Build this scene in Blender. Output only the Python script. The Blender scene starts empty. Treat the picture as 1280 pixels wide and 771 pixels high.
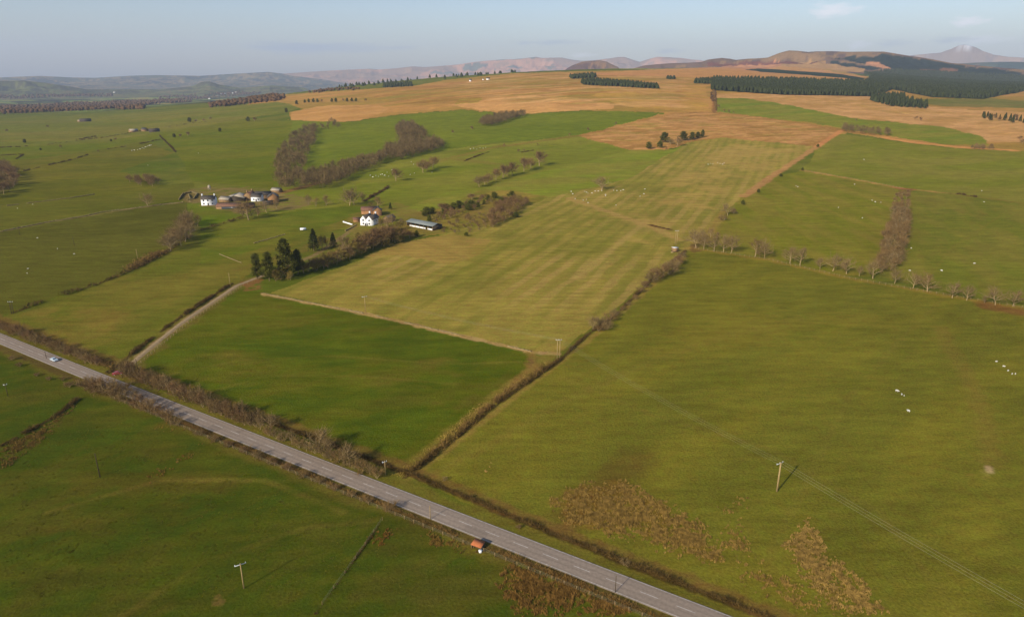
import bpy, bmesh, math, random
import numpy as np
from mathutils import Vector, Matrix
random.seed(7); RNG = np.random.default_rng(11)
C = bpy.context.scene.collection
PI = math.pi
# ------------------------------------------------------------------ camera geometry
FPX, CX, CY, HORIZ, CAMZ = 853.0, 640.0, 385.5, 98.0, 105.0
PITCH = math.atan((CY-HORIZ)/FPX); SP, CP = math.sin(PITCH), math.cos(PITCH)
def ray(px, py):
    x = (px-CX)/FPX; u = (CY-py)/FPX
    d = np.array([x, CP+u*SP, -SP+u*CP]); return d/np.linalg.norm(d)
def az_el(px, py):
    d = ray(px, py); return math.atan2(d[0], d[1]), math.atan2(d[2], math.hypot(d[0], d[1]))
# ------------------------------------------------------------------ noise
TAB = RNG.random((256, 256)).astype(np.float32)
def vnoise(x, y, seed=0):
    x = np.asarray(x, dtype=np.float64)+seed*17.31; y = np.asarray(y, dtype=np.float64)+seed*9.77
    xi = np.floor(x).astype(np.int64); yi = np.floor(y).astype(np.int64)
    fx = x-xi; fy = y-yi; fx = fx*fx*(3-2*fx); fy = fy*fy*(3-2*fy)
    a = TAB[xi & 255, yi & 255]; b = TAB[(xi+1) & 255, yi & 255]
    c = TAB[xi & 255, (yi+1) & 255]; d = TAB[(xi+1) & 255, (yi+1) & 255]
    return (a*(1-fx)+b*fx)*(1-fy)+(c*(1-fx)+d*fx)*fy
def fbm(x, y, seed=0, octv=4, gain=.5):
    s = 0; a = 1; t = 0; f = 1
    for o in range(octv):
        s = s+a*vnoise(x*f, y*f, seed+o*5); t += a; a *= gain; f *= 2.03
    return s/t
def sstep(a, b, x):
    t = np.clip((x-a)/(b-a), 0, 1); return t*t*(3-2*t)
# ------------------------------------------------------------------ terrain heights
DS = [300, 600, 800, 1000, 1400, 1700, 2200, 3000, 4000, 6000, 9000, 26000]
TB = {-500: [0,0,-3,-5,-6,-8,-9,-10,-30,-60,-60,-60],
      0:    [0,0,-3,-5,-6,-8,-9,-10,-30,-60,-60,-60],
      150:  [0,0,-3,-4,-5,-6,-7,-8,-30,-60,-60,-60],
      300:  [0,0,0,0,7,14,24,24,-15,-60,-60,-60],
      450:  [0,0,1,4,25,38,58,80,30,-40,-60,-60],
      600:  [0,0,3,8,38,60,88,122,105,10,-60,-60],
      750:  [0,0,3,11,50,78,108,144,145,40,-40,-60],
      900:  [0,0,3,11,43,68,98,134,165,130,20,-60],
      1050: [0,0,3,11,36,56,74,98,125,150,60,-60],
      1200: [0,0,2,8,26,40,54,70,80,60,40,-60],
      1700: [0,0,2,8,24,34,44,55,60,40,20,-60]}
_azk = np.array([az_el(p, 200)[0] for p in sorted(TB)])
_tb = np.array([TB[p] for p in sorted(TB)], dtype=float)
NA, NR = 500, 500
_A = np.linspace(-1.3, 1.3, NA); _L = np.linspace(math.log(300), math.log(26000), NR)
_t1 = np.array([np.interp(_A, _azk, _tb[:, j]) for j in range(len(DS))])
_t2 = np.array([np.interp(_L, np.log(DS), _t1[:, i]) for i in range(NA)])
def _blur(a, n, axis):
    k = np.exp(-np.linspace(-2, 2, 2*n+1)**2); k /= k.sum()
    a = np.moveaxis(a, axis, -1)
    p = np.concatenate([np.repeat(a[..., :1], n, -1), a, np.repeat(a[..., -1:], n, -1)], -1)
    out = sum(k[i]*p[..., i:i+a.shape[-1]] for i in range(2*n+1))
    return np.moveaxis(out, -1, axis)
HT = _blur(_blur(_t2, 18, 0), 9, 1)
def base_h(az, lr):
    i = np.clip((az+1.3)/2.6*(NA-1), 0, NA-1.001); j = np.clip((lr-_L[0])/(_L[-1]-_L[0])*(NR-1), 0, NR-1.001)
    i0 = i.astype(int); j0 = j.astype(int); fi = i-i0; fj = j-j0
    return (HT[i0, j0]*(1-fi)+HT[i0+1, j0]*fi)*(1-fj)+(HT[i0, j0+1]*(1-fi)+HT[i0+1, j0+1]*fi)*fj
# distance, half depth, silhouette of each range of hills (as bearings and elevations seen from the drone)
HILLS = [
 (14000, 3300, [(-400,100),(-100,99),(0,97),(50,95),(90,97),(120,97.5),(160,95),(195,94),(250,95),(290,92.5),(320,91),(335,90),(352,92),(365,95),(400,99),(430,104),(460,110)]),
 (8200, 1100, [(-400,104),(-100,103),(0,101),(30,100.5),(60,104),(110,112),(200,112),(240,108),(252,102.5),(262,102),(275,106),(300,110),(340,107),(380,110),(400,112)]),
 (17500, 3200, [(-300,100),(30,97.5),(55,96),(110,97.5),(300,97),(357,92),(385,90),(410,88.5),(440,87),(463,86),(475,87),(495,85.5),(515,83),(532,84),(550,82.5),(570,81),(590,78),(607,76),(625,74.5),(640,74),(655,73),(670,71),(678,72.5),(690,72),(702,72),(715,74.5),(727,76),(745,75),(762,73),(772,71.3),(780,71),(792,75),(800,77.5),(810,74),(822,71),(836,71.5),(852,72.5),(865,74.5),(875,75),(900,80),(940,92),(980,100)]),
 (7400, 900, [(690,95),(705,88),(715,82),(727,77.5),(738,76.3),(750,75.5),(758,77),(768,82),(778,86),(790,92)]),
 (5600, 1100, [(770,95),(790,86),(805,82),(820,80.5),(840,79),(860,78.5),(877,77.5),(885,74.5),(902,72.5),(912,73.5),(920,75),(935,73.5),(948,73),(960,72),(972,67),(980,64.5),(987,63),(997,63.5),(1010,65),(1020,64.2),(1040,64),(1060,64.8),(1080,64.5),(1105,64.5),(1120,67),(1135,69.5),(1150,71.5),(1165,74),(1180,77),(1190,79),(1205,80),(1222,82),(1245,84),(1280,87),(1330,88),(1500,90)]),
 (10500, 1800, [(1100,90),(1160,83),(1200,79),(1225,77.5),(1250,76.5),(1280,77),(1340,79),(1500,82)]),
 (19500, 2600, [(1080,84),(1110,76),(1130,69.5),(1142,68),(1150,67),(1160,66),(1175,65),(1183,62),(1190,60),(1197,56),(1204,54),(1212,55.5),(1220,58),(1230,63),(1242,67.5),(1262,70),(1280,71),(1340,80),(1500,88)]),
]
_H = []
for D, W, pts in HILLS:
    ae = [az_el(*p) for p in pts]
    _H.append((D, W, np.array([a for a, e in ae]), np.array([CAMZ+D*math.tan(e) for a, e in ae])))
def hills(x, y, r, az, b):
    z = b.copy(); lay = np.full(r.shape, -1)
    for k, (D, W, A, Z) in enumerate(_H):
        m = (r > D-W*1.0) & (r < D+W*1.6) & (az > A[0]) & (az < A[-1])
        if not m.any(): continue
        zr = np.interp(az[m], A, Z); t = (r[m]-D)
        edge = np.minimum(sstep(A[0], A[0]+.02, az[m]), 1-sstep(A[-1]-.02, A[-1], az[m]))
        t = np.where(t < 0, -t/W, t/(W*1.6))
        bell = (1-t)**1.0*(1-.25*np.sin(PI*t)); bell = np.clip(bell, 0, 1)
        s = W/4.2
        n = fbm(x[m]/s, y[m]/s, k, 5, .55)
        rid = 1-np.abs(2*n-1)
        hh = b[m]+(zr-b[m])*bell*edge*(1-(1-rid)*.75*sstep(0, .12, t))
        up = hh > z[m]
        idx = np.where(m)[0] if m.ndim == 1 else None
        z[idx[up]] = hh[up]; lay[idx[up]] = k
    return z, lay
def terrain(x, y, full=False):
    x = np.atleast_1d(np.asarray(x, float)); y = np.atleast_1d(np.asarray(y, float))
    r = np.hypot(x, y); az = np.arctan2(x, y); lr = np.log(np.maximum(r, 300))
    b = base_h(az, lr)
    b = b+(fbm(x/55, y/55, 3, 3)-.5)*1.6*sstep(260, 600, r)+(fbm(x/230, y/230, 8, 3)-.5)*9*sstep(420, 1100, r)*(1-.6*sstep(3000, 5000, r))
    b = b+(fbm(x/900, y/900, 15, 4)-.5)*60*sstep(3600, 7000, r)
    b = b+(fbm(x/16, y/16, 23, 3)-.5)*1.2*sstep(900, 1500, r)
    z, lay = hills(x, y, r, az, b)
    return (z, lay) if full else z
# ------------------------------------------------------------------ the ground grid; every height asked for later is read from it
rr = []
dep = math.radians(62)
while True:
    r = CAMZ/math.tan(dep); nxt = CAMZ/math.tan(dep-.00115)
    if nxt-r > r*.0058: break
    rr.append(r); dep -= .00115
while r < 24000:
    rr.append(r); r *= 1.0058
rr = [1.0, 15, 30, 45]+[q for q in rr if q > 50]+[24000.0]
rr = np.array(rr)
aa = np.concatenate([np.linspace(-PI, -.86, 60)[:-1], np.arange(-.86, .86, .00135), np.linspace(.86, PI, 60)])
RR, AA = np.meshgrid(rr, aa, indexing='ij')
GX = (RR*np.sin(AA)).ravel(); GY = (RR*np.cos(AA)).ravel()
GZ, LAY = terrain(GX, GY, True)
R = RR.ravel()
nr, na = RR.shape
ZG = GZ.reshape(nr, na)
def gterrain(x, y):
    x = np.atleast_1d(np.asarray(x, float)); y = np.atleast_1d(np.asarray(y, float))
    r = np.hypot(x, y); az = np.arctan2(x, y)
    i = np.clip(np.searchsorted(rr, r)-1, 0, nr-2); j = np.clip(np.searchsorted(aa, az)-1, 0, na-2)
    fi = np.clip((r-rr[i])/(rr[i+1]-rr[i]), 0, 1); fj = np.clip((az-aa[j])/(aa[j+1]-aa[j]), 0, 1)
    return (ZG[i, j]*(1-fi)+ZG[i+1, j]*fi)*(1-fj)+(ZG[i, j+1]*(1-fi)+ZG[i+1, j+1]*fi)*fj
def T(x, y): return float(gterrain([x], [y])[0])
_r0 = int(np.searchsorted(rr, 60))
def P(px, py):
    rs_ = rr[_r0:]
    for k in range(60):
        d = ray(px, py+k*.7); hd = math.hypot(d[0], d[1]); az = math.atan2(d[0], d[1])
        j = int(np.clip(np.searchsorted(aa, az)-1, 0, na-2)); f = (az-aa[j])/(aa[j+1]-aa[j])
        z = ZG[_r0:, j]*(1-f)+ZG[_r0:, j+1]*f
        g = CAMZ+d[2]/hd*rs_-z; h = np.where(g <= 0)[0]
        if len(h):
            i = h[0]; r = rs_[0] if i == 0 else rs_[i-1]+(rs_[i]-rs_[i-1])*g[i-1]/(g[i-1]-g[i])
            x, y = r*math.sin(az), r*math.cos(az)
            return np.array([x, y, T(x, y)])
    raise ValueError((px, py))
def height_at(base, top_py, top_px=None):
    d = ray(base_px(base) if top_px is None else top_px, top_py)
    t = math.hypot(base[0], base[1])/math.hypot(d[0], d[1]); return CAMZ+d[2]*t-base[2]
def base_px(b):
    v = np.array([b[0], b[1], b[2]-CAMZ]); dep = v[1]*CP-v[2]*SP; return CX+FPX*v[0]/dep
def hm(px, py, hpx):
    b = P(px, py); return b, height_at(b, py-hpx)
def dens(pts, step=12):
    out = []
    for i in range(len(pts)):
        a, b = pts[i], pts[(i+1) % len(pts)]
        n = max(1, int(math.hypot(b[0]-a[0], b[1]-a[1])/step))
        for k in range(n): out.append((a[0]+(b[0]-a[0])*k/n, a[1]+(b[1]-a[1])*k/n))
    return out
def WP(pts, step=14): return np.array([P(*p)[:2] for p in dens(pts, step)])
def WL(pts, step=14):
    o = []
    for a, b in zip(pts[:-1], pts[1:]):
        n = max(1, int(math.hypot(b[0]-a[0], b[1]-a[1])/step))
        for k in range(n): o.append((a[0]+(b[0]-a[0])*k/n, a[1]+(b[1]-a[1])*k/n))
    o.append(pts[-1]); return np.array([P(*p)[:2] for p in o])
def inpoly(x, y, poly):
    m = (x > poly[:, 0].min()) & (x < poly[:, 0].max()) & (y > poly[:, 1].min()) & (y < poly[:, 1].max())
    res = np.zeros(x.shape, bool)
    if not m.any(): return res
    X = x[m]; Y = y[m]; c = np.zeros(X.shape, bool); n = len(poly); j = n-1
    for i in range(n):
        xi, yi = poly[i]; xj, yj = poly[j]
        if yi != yj:
            c ^= ((yi > Y) != (yj > Y)) & (X < (xj-xi)*(Y-yi)/(yj-yi)+xi)
        j = i
    res[m] = c; return res
def dline(x, y, L, maxd):
    d = np.full(x.shape, 1e9); 
    for a, b in zip(L[:-1], L[1:]):
        x0, x1 = min(a[0], b[0])-maxd, max(a[0], b[0])+maxd; y0, y1 = min(a[1], b[1])-maxd, max(a[1], b[1])+maxd
        m = np.where((x > x0) & (x < x1) & (y > y0) & (y < y1))[0]
        if not len(m): continue
        v = b-a; l2 = v@v+1e-9
        t = np.clip(((x[m]-a[0])*v[0]+(y[m]-a[1])*v[1])/l2, 0, 1)
        d[m] = np.minimum(d[m], np.hypot(x[m]-a[0]-t*v[0], y[m]-a[1]-t*v[1]))
    return d
# ------------------------------------------------------------------ ground sheet
KALB = 1.0
def col(r, g, b, k=None):
    f = lambda c: (c/255/12.92) if c/255 < .04045 else ((c/255+.055)/1.055)**2.4
    return np.array([f(r)*1.06, f(g), f(b)*(.72+.16*min(max((r-140)/45, 0), 1))])*(KALB if k is None else k)
# query position with ragged edges
QX = GX+(fbm(GX/(R*.012+1), GY/(R*.012+1), 31, 4, .7)-.5)*R*(.008+.012*sstep(700, 1300, R)); QY = GY+(fbm(GX/(R*.012+1), GY/(R*.012+1), 37, 4, .7)-.5)*R*(.008+.012*sstep(700, 1300, R))
COL = np.zeros((len(GX), 3))
def variation(m, c1, c2, sx=40, sy=40, ang=0, seed=1, lo=.3, hi=.7, oc=4):
    x = GX[m]; y = GY[m]; ca, sa = math.cos(ang), math.sin(ang)
    u = (x*ca+y*sa)/sx; v = (-x*sa+y*ca)/sy
    n = sstep(lo, hi, fbm(u, v, seed, oc, .6))[:, None]
    return c1*(1-n)+c2*n
def paint(pts, c1, c2, sx=40, sy=40, ang=0, seed=1, lo=.3, hi=.7, world=False):
    poly = np.array(pts) if world else WP(pts)
    m = inpoly(QX, QY, poly)
    COL[m] = variation(m, c1, c2, sx, sy, ang, seed, lo, hi)
    return m
def stroke(pts, w, c, soft=1.0, rag=.0, alpha=1., world=False, seed=5):
    L = np.array(pts, float) if world else WL(pts)
    d = dline(GX, GY, L, w+soft*3)
    m = d < w+soft*2.5
    n = (fbm(GX[m]/(w*1.3), GY[m]/(w*1.3), seed, 3)-.5)*rag*w*2
    a = (1-sstep(w*.5-soft*.2, w*.5+soft, d[m]+n))[:, None]*alpha
    COL[m] = COL[m]*(1-a)+c*a
def blotch(pts, c, seed=3, s=6, thr=.5, soft=.08, alpha=1., edge=12, sx=1, sy=1):
    poly = np.array([P(*p)[:2] for p in dens(pts, 14)])
    m = inpoly(GX, GY, poly)
    # fade towards the outline
    L = np.vstack([poly, poly[:1]]); xi = GX[m]; yi = GY[m]
    d = dline(xi, yi, L, edge); f = np.clip(d/edge, 0, 1)
    n = fbm(xi/(s*sx), yi/(s*sy), seed, 4, .6)
    a = (sstep(thr-soft, thr+soft, n-(1-f)*.35)*alpha)[:, None]
    COL[m] = COL[m]*(1-a)+c*a
# --- base: green pasture, brown moor, far country
GREEN_L = col(82,92,24); GREEN_L2 = col(98,98,34)
m = np.ones(len(GX), bool)
COL[:] = variation(m, col(84,94,26), col(104,104,40), 120, 60, .3, 2)
far = R > 3000
q = fbm(GX[far]/300, GY[far]/160, 41, 5, .6)
fc = np.where((q > .49)[:, None], col(104,118,52), col(74,84,50))
fc = np.where((q > .6)[:, None], col(140,128,78), fc); fc = np.where((q < .44)[:, None], col(46,42,34), fc)
COL[far] = fc
# hill colours
def hill(k, c1, c2, c3, s, thr=.5, thr2=.66, seed=50):
    m = LAY == k
    n = fbm(GX[m]/s, GY[m]/(s*.6), seed+k, 5, .6)
    c = np.where((n > thr)[:, None], c2, c1); c = np.where((n > thr2)[:, None], c3, c); COL[m] = c
hill(0, col(78,82,70), col(124,108,84), col(52,58,56), 260, .48, .6)
hill(1, col(76,76,62), col(96,100,66), col(108,96,76), 160)
hill(2, col(140,112,92), col(175,130,98), col(95,95,80), 800)
hill(3, col(100,70,56), col(120,90,62), col(85,60,50), 300)
hill(4, col(102,82,74), col(124,100,78), col(88,72,72), 260)
hill(5, col(40,54,44), col(58,66,50), col(90,78,60), 600)
hill(6, col(124,104,90), col(150,122,98), col(100,86,76), 700)
ms = (LAY == 6)
zsnow = GZ[ms]; n = fbm(GX[ms]/160, GY[ms]/160, 77, 4, .6)
f = (sstep(760, 980, zsnow+(n-.5)*500)*sstep(.5, .62, n))[:, None]
COL[ms] = COL[ms]*(1-f)+np.array([.85,.87,.9])*f
# --- moor
MO1, MO2, MOP = col(172,128,70), col(146,118,56), col(198,152,98)
paint([(330,121),(360,118),(420,114),(520,107),(560,100),(640,92),(700,90),(960,84),(1000,80),(1060,90),(1085,98),(1280,112),(1300,190),(1200,186),(1110,174),(1060,166),(1020,184),(880,172),(845,184),(800,189),(722,170),(830,141),(720,138),(655,143),(580,137),(500,143),(440,152),(400,152),(362,150),(357,141),(390,136),(340,132),(300,133)], MO1, MO2, 170, 60, .2, 6)
paint([(360,150),(420,153),(450,151),(475,142),(488,136),(470,131),(400,133),(362,141)], col(180,136,78), MO1, 90, 40, .2, 7)
paint([(640,144),(700,139),(770,136),(765,131),(720,122),(660,120),(600,126),(560,131)], col(188,142,84), MO1, 80, 30, .2, 8, .45, .8)
paint([(780,133),(885,141),(885,108),(820,108),(760,112),(740,120)], col(168,132,60), MO1, 90, 30, .1, 9)
for q in range(1):
    paint([(565,131),(600,128),(605,122),(580,122)], col(150,130,50), MO2, 60, 30, 0, 12)
blotch([(400,118),(520,108),(640,94),(880,86),(885,138),(830,141),(720,137),(600,132),(480,132)], col(140,96,52), 90, 50, .5, .12, .5, 60, 2.2, .8)
blotch([(520,108),(640,94),(880,86),(885,138),(830,141),(720,137),(600,132)], col(204,158,104), 91, 36, .55, .1, .45, 60, 2.6, .7)
# upper slope and hill face on the right
paint([(700,93),(800,88),(900,84),(960,80),(1000,84),(1055,92),(1090,97),(1050,101),(900,99),(840,96)], MO1, col(178,128,80), 200, 80, 0, 10)
paint([(893,118),(980,118),(1090,120),(1160,134),(1290,141),(1290,178),(1235,178),(1190,160),(1110,152),(1060,147),(1000,134),(940,124),(893,122)], col(188,144,90), col(168,128,74), 60, 26, .4, 13)
paint([(1210,133),(1290,133),(1290,138),(1210,138)], MO1, MO2, 60, 30)
paint([(1130,124),(1235,123),(1290,127),(1290,136),(1180,133),(1140,129)], col(104,104,48), col(120,108,58), 90, 20, .2, 14)
# green strip and brown field in the middle distance on the right
paint([(893,122),(940,124),(1000,134),(1060,147),(1110,152),(1190,160),(1220,170),(1240,182),(1180,181),(1110,170),(1060,162),(1010,153),(960,148),(893,140)], col(104,116,34), col(124,120,46), 110, 26, .5, 15)
paint([(722,170),(790,153),(840,142),(880,140),(900,140),(970,149),(1055,162),(1021,184),(900,172),(860,178),(830,188),(790,188)], col(168,124,72), col(144,108,58), 40, 14, .3, 16)
blotch([(722,170),(790,153),(840,142),(880,140),(970,149),(1055,162),(1021,184),(900,172),(860,178),(830,188),(790,188)], col(194,148,94), 92, 12, .52, .1, .5, 12, 2, .7)
# greens in the centre behind the farms
G1, G2 = col(106,113,32), col(122,120,46)
paint([(330,255),(350,236),(560,186),(722,170),(790,188),(845,187),(700,252),(560,294),(430,287),(340,275)], G2, col(112,115,38), 120, 50, .4, 17)
paint([(300,153),(362,151),(440,153),(500,144),(580,138),(655,144),(720,139),(770,139),(830,142),(722,170),(600,180),(470,205),(380,230),(300,236)], G1, col(98,108,28), 160, 60, .5, 17)
paint([(350,236),(430,215),(560,188),(722,170),(790,188),(700,190),(620,205),(560,225),(500,250),(440,262),(380,272)], G2, G1, 120, 40, .5, 18)
paint([(500,262),(560,240),(600,236),(690,212),(790,188),(835,189),(860,178),(790,222),(700,246),(640,258),(560,290)], col(116,124,38), col(128,122,52), 120, 50, .5, 19)
# the moorland edge track band
stroke([(300,236),(360,222)], 3, col(120,96,60), 1)
# left pastures
paint([(-60,150),(60,146),(200,140),(345,128),(380,135),(300,150),(240,160),(200,170),(120,178),(0,184),(-60,186)], col(100,104,36), col(114,108,46), 260, 60, .2, 20)
paint([(0,184),(120,178),(200,166),(300,150),(362,152),(352,200),(340,236),(300,232),(240,226),(225,195),(200,172),(150,190),(0,206),(-60,208)], col(92,100,18), col(104,104,30), 260, 60, .3, 21)
paint([(-60,208),(30,200),(110,190),(175,177),(220,191),(150,214),(205,232),(150,245),(40,252),(-60,262)], col(106,100,34), col(94,94,26), 200, 60, .3, 22)
paint([(-60,262),(40,252),(150,245),(205,232),(240,228),(250,250),(166,261),(104,271),(0,290),(-60,298)], col(92,93,28), col(98,96,34), 150, 50, .3, 23)
paint([(-60,298),(0,290),(104,271),(166,261),(241,252),(233,297),(207,316),(161,339),(124,354),(65,373),(15,391),(-60,405)], col(80,80,26), col(92,90,34), 100, 50, .4, 24)
# field above the track
paint([(-40,415),(15,391),(65,374),(124,355),(181,330),(250,289),(306,273),(380,262),(440,258),(480,252),(470,262),(430,285),(385,300),(330,330),(280,365),(226,400),(155,458),(128,460),(60,434),(0,412)], col(96,98,32), col(112,104,42), 45, 22, .9, 25)
paint([(250,290),(306,274),(380,263),(440,258),(470,258),(430,275),(380,292),(300,318),(250,330)], col(92,102,26), col(108,106,38), 60, 30, .6, 26)
blotch([(20,392),(100,375),(180,390),(150,425),(90,445),(30,420)], col(124,106,48), 4, 14, .42, .2, .8, 10)
paint([(232,250),(270,258),(320,262),(380,262),(300,270),(252,285),(236,270)], col(90,106,22), col(100,102,34), 60, 30, .5, 27)
# striped hay field (two parts)
pa = P(722, 349)[:2]; pb = P(779, 300)[:2]; sd = (pb-pa)/np.linalg.norm(pb-pa); sang = math.atan2(sd[1], sd[0])
FS = [(338,366),(395,345),(450,325),(500,305),(560,292),(620,272),(690,246),(735,236),(790,222),(860,178),(900,172),(1019,183),(1001,198),(964,222),(930,246),(905,264),(868,308),(853,316),(800,360),(740,408),(700,440),(668,439),(600,424),(460,392)]
mf = paint(FS, col(144,128,62), col(126,118,52), 60, 14, sang, 28)
xs = GX[mf]; ys = GY[mf]; sv = -(xs-pa[0])*sd[1]+(ys-pa[1])*sd[0]; su = (xs-pa[0])*sd[0]+(ys-pa[1])*sd[1]
w1 = np.sin((sv+(fbm(su/90, sv/40, 44, 4)-.5)*6)/11.5*2*PI)+(fbm(su/14, sv/3, 46, 3)-.5)*1.6
amp = fbm(su/90, sv/45, 45, 3)
up = sstep(-60, 10, su+(amp-.5)*120)*(1-.0*su)
f = (sstep(-.1, .6, w1)*sstep(.36, .7, amp)*up*.6)[:, None]
COL[mf] = COL[mf]*(1-f)+col(162,136,78)*f
f = (sstep(.3, .8, -w1)*sstep(.35, .55, 1-amp)*.35)[:, None]
COL[mf] = COL[mf]*(1-f)+col(104,106,36)*f
blotch([(820,300),(905,262),(930,245),(1015,185),(900,176),(850,200),(800,240),(720,262),(760,290),(835,330),(850,312)], col(160,134,72), 14, 30, .47, .15, .75, 25)
paint([(452,322),(500,303),(565,293),(615,300),(600,318),(560,331),(500,318)], col(150,126,66), col(136,120,56), 40, 20, .5, 29)
stroke([(722,349),(779,300),(810,275)], 3, col(165,138,80), 3, .5, .6)
stroke([(712,248),(770,268),(815,284),(850,300)], 5, col(160,132,76), 4, .6, .8)
stroke([(812,281),(838,287)], 3, col(80,50,36), 1.2, .3, 1)
# ragged bank in the middle of the farmland
paint([(500,300),(556,292),(610,276),(650,262),(685,246),(640,238),(600,238),(560,258),(505,268)], col(138,118,56), col(112,108,42), 24, 12, .5, 30)
# big pasture on the right of the hedge
paint([(505,592),(560,550),(621,500),(678,468),(735,420),(769,395),(815,352),(857,315),(868,308),(960,322),(1060,345),(1180,366),(1280,383),(1420,405),(1600,800),(1000,800),(872,745),(747,698),(640,655)], col(114,108,38), col(104,102,36), 60, 14, .75, 33, .25, .75)
# fields beyond the tree row
paint([(868,308),(905,264),(930,246),(964,222),(1003,213),(1060,223),(1130,236),(1110,290),(1096,345),(1060,345),(960,322)], col(110,110,32), col(124,114,46), 50, 9, sang+.35, 34)
paint([(1096,345),(1110,290),(1130,236),(1180,241),(1280,254),(1420,268),(1420,405),(1280,383),(1180,366)], col(105,107,36), col(118,111,46), 50, 14, 1.2, 35)
paint([(1003,213),(1020,184),(1050,167),(1110,176),(1200,187),(1290,190),(1420,195),(1420,268),(1280,254),(1180,241),(1130,236),(1060,223)], col(110,112,34), col(122,116,48), 90, 40, .3, 36)
# pasture in front (between track, wall, hedge and road)
paint([(150,470),(178,446),(226,408),(280,371),(310,357),(330,369),(460,394),(600,426),(664,441),(664,463),(621,496),(560,548),(503,590),(440,575),(320,528),(250,503)], col(80,90,16), col(92,92,26), 30, 12, .4, 37)
blotch([(200,450),(300,420),(400,440),(350,490),(240,480)], col(108,94,38), 24, 16, .5, .2, .7, 14, 2, .7)
blotch([(420,460),(560,440),(600,470),(540,520),(440,520)], col(106,92,40), 26, 13, .5, .2, .75, 14, 2, .7)
blotch([(470,560),(560,500),(640,455),(664,462),(560,548),(503,590)], col(102,92,38), 27, 10, .5, .2, .5, 6)
blotch([(250,380),(310,362),(440,400),(360,420)], col(98,92,30), 29, 14, .5, .2, .5, 8)
# land below the road
paint([(-200,420),(0,432),(101,472),(320,563),(427,606),(560,659),(638,689),(851,773),(900,800),(500,1100),(-900,1100),(-700,500)], col(66,78,16), col(82,82,26), 14, 6, .7, 38, .25, .75)
blotch([(60,600),(230,500),(330,560),(300,620),(180,700),(20,680)], col(88,80,28), 51, 9, .5, .15, .65, 8, 1.5, .8)
blotch([(400,771),(480,650),(640,720),(700,771)], col(82,78,30), 52, 8, .47, .15, .6, 6)
blotch([(0,640),(120,700),(300,771),(0,771)], col(80,78,26), 53, 9, .5, .15, .5, 8)
# margins, tracks and lines
TAN, STR, DK = col(166,138,90), col(150,122,66), col(58,44,26)
stroke([(328,367),(460,393),(600,425),(665,440),(697,442)], 2.6, TAN, .8, .5, .9)
stroke([(500,590),(560,546),(621,494),(672,458),(700,434)], 3, STR, 2.5, .6, .4)
stroke([(508,598),(566,556),(634,502),(692,457),(742,420),(798,372),(856,320)], 2, STR, 1.5, .6, .5)
stroke([(665,440),(664,462),(640,480)], 2.5, col(136,104,60), 2, .6, .6)
stroke([(930,246),(964,221),(1001,197),(1020,184)], 6, col(168,124,78), 3, .5, .85)
stroke([(1021,184),(1052,163)], 6, col(186,128,76), 3, .4, .9)
stroke([(1003,213),(1060,223),(1130,236),(1180,241)], 4, col(168,128,74), 2, .6, .9)
stroke([(1120,235),(1140,237)], 8, col(150,90,64), 3, .6, .8)
stroke([(1180,241),(1280,254)], 2.5, col(130,104,56), 2, .8, .6)
stroke([(1108,173),(1150,179),(1200,184),(1262,188)], 13, col(190,134,76), 4, .5, 1)
stroke([(893,141),(893,108)], 6, col(120,84,54), 3, .5, .8)
stroke([(905,264),(880,300),(862,312)], 5, STR, 3, .5, .6)
stroke([(868,311),(960,325),(1060,348),(1180,369),(1280,386)], 4, col(140,116,52), 2, .7, .7)
stroke([(1240,383),(1290,393)], 9, col(120,70,50), 4, .5, .6)
stroke([(241,252),(202,256),(166,261),(104,271),(60,278),(0,290)], 2.5, col(138,116,82), 1, .4, .7)
stroke([(620,205),(560,198),(540,203)], 10, col(128,108,56), 6, .6, .5)
stroke([(570,196),(620,184),(720,170)], 8, col(134,106,58), 5, .6, .5)
stroke([(345,243),(400,228),(425,220)], 8, col(138,100,66), 3, .6, .8)
stroke([(725,170),(640,182),(560,190)], 4, col(110,92,46), 3, .6, .5)
# right pasture marks
stroke([(1175,410),(1190,440),(1215,480),(1235,540),(1243,580)], 3.2, col(122,104,48), 3.5, .6, .45)
blotch([(1222,575),(1236,572),(1248,582),(1244,600),(1226,602)], col(140,120,68), 61, 3, .45, .25, .6, 3)
blotch([(1205,590),(1225,590),(1225,606),(1208,606)], col(140,108,60), 62, 3, .45, .2, .7, 3)
stroke([(1236,584),(1237,589)], 1.0, col(168,146,104), 1.2)
stroke([(700,660),(760,600),(800,572)], 5, col(84,62,34), 7, .5, .5)
for pts, w_, a_ in (([(520,600),(600,560),(700,500),(800,455),(900,420),(1000,395)], 1.0, .22), ([(524,603),(604,563),(704,503),(804,458),(904,423),(1004,398)], 1.0, .22), ([(700,470),(820,520),(960,560),(1100,640),(1200,771)], 1.3, .2), ([(1180,372),(1120,430),(1060,500),(1010,600),(960,700)], 1.4, .16), ([(200,470),(300,450),(420,445),(560,455),(650,452)], 1.0, .3), ([(230,500),(330,470),(450,470),(570,480)], 1.0, .25), ([(60,640),(200,600),(330,600),(430,640)], 1.0, .3), ([(150,771),(260,700),(380,660),(470,650)], .9, .25), ([(520,300),(600,330),(700,350),(790,345)], 1.6, .25), ([(920,300),(1000,280),(1080,300)], 1.4, .25), ([(1000,225),(1050,260),(1080,310)], 1.4, .2), ([(1150,360),(1190,310),(1250,270)], 1.4, .2)):
    stroke(pts, w_, col(124,106,52), 1.2, .5, a_)
for pts in ([(655,448),(668,446),(672,458),(660,464)], [(500,582),(512,576),(516,590),(504,596)], [(860,306),(876,304),(880,314),(862,318)], [(148,470),(170,462),(176,474),(160,482)], [(1122,236),(1142,236),(1140,246),(1122,245)]):
    blotch(pts, col(112,82,56), 97, 3, .38, .2, .7, 2)
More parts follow.
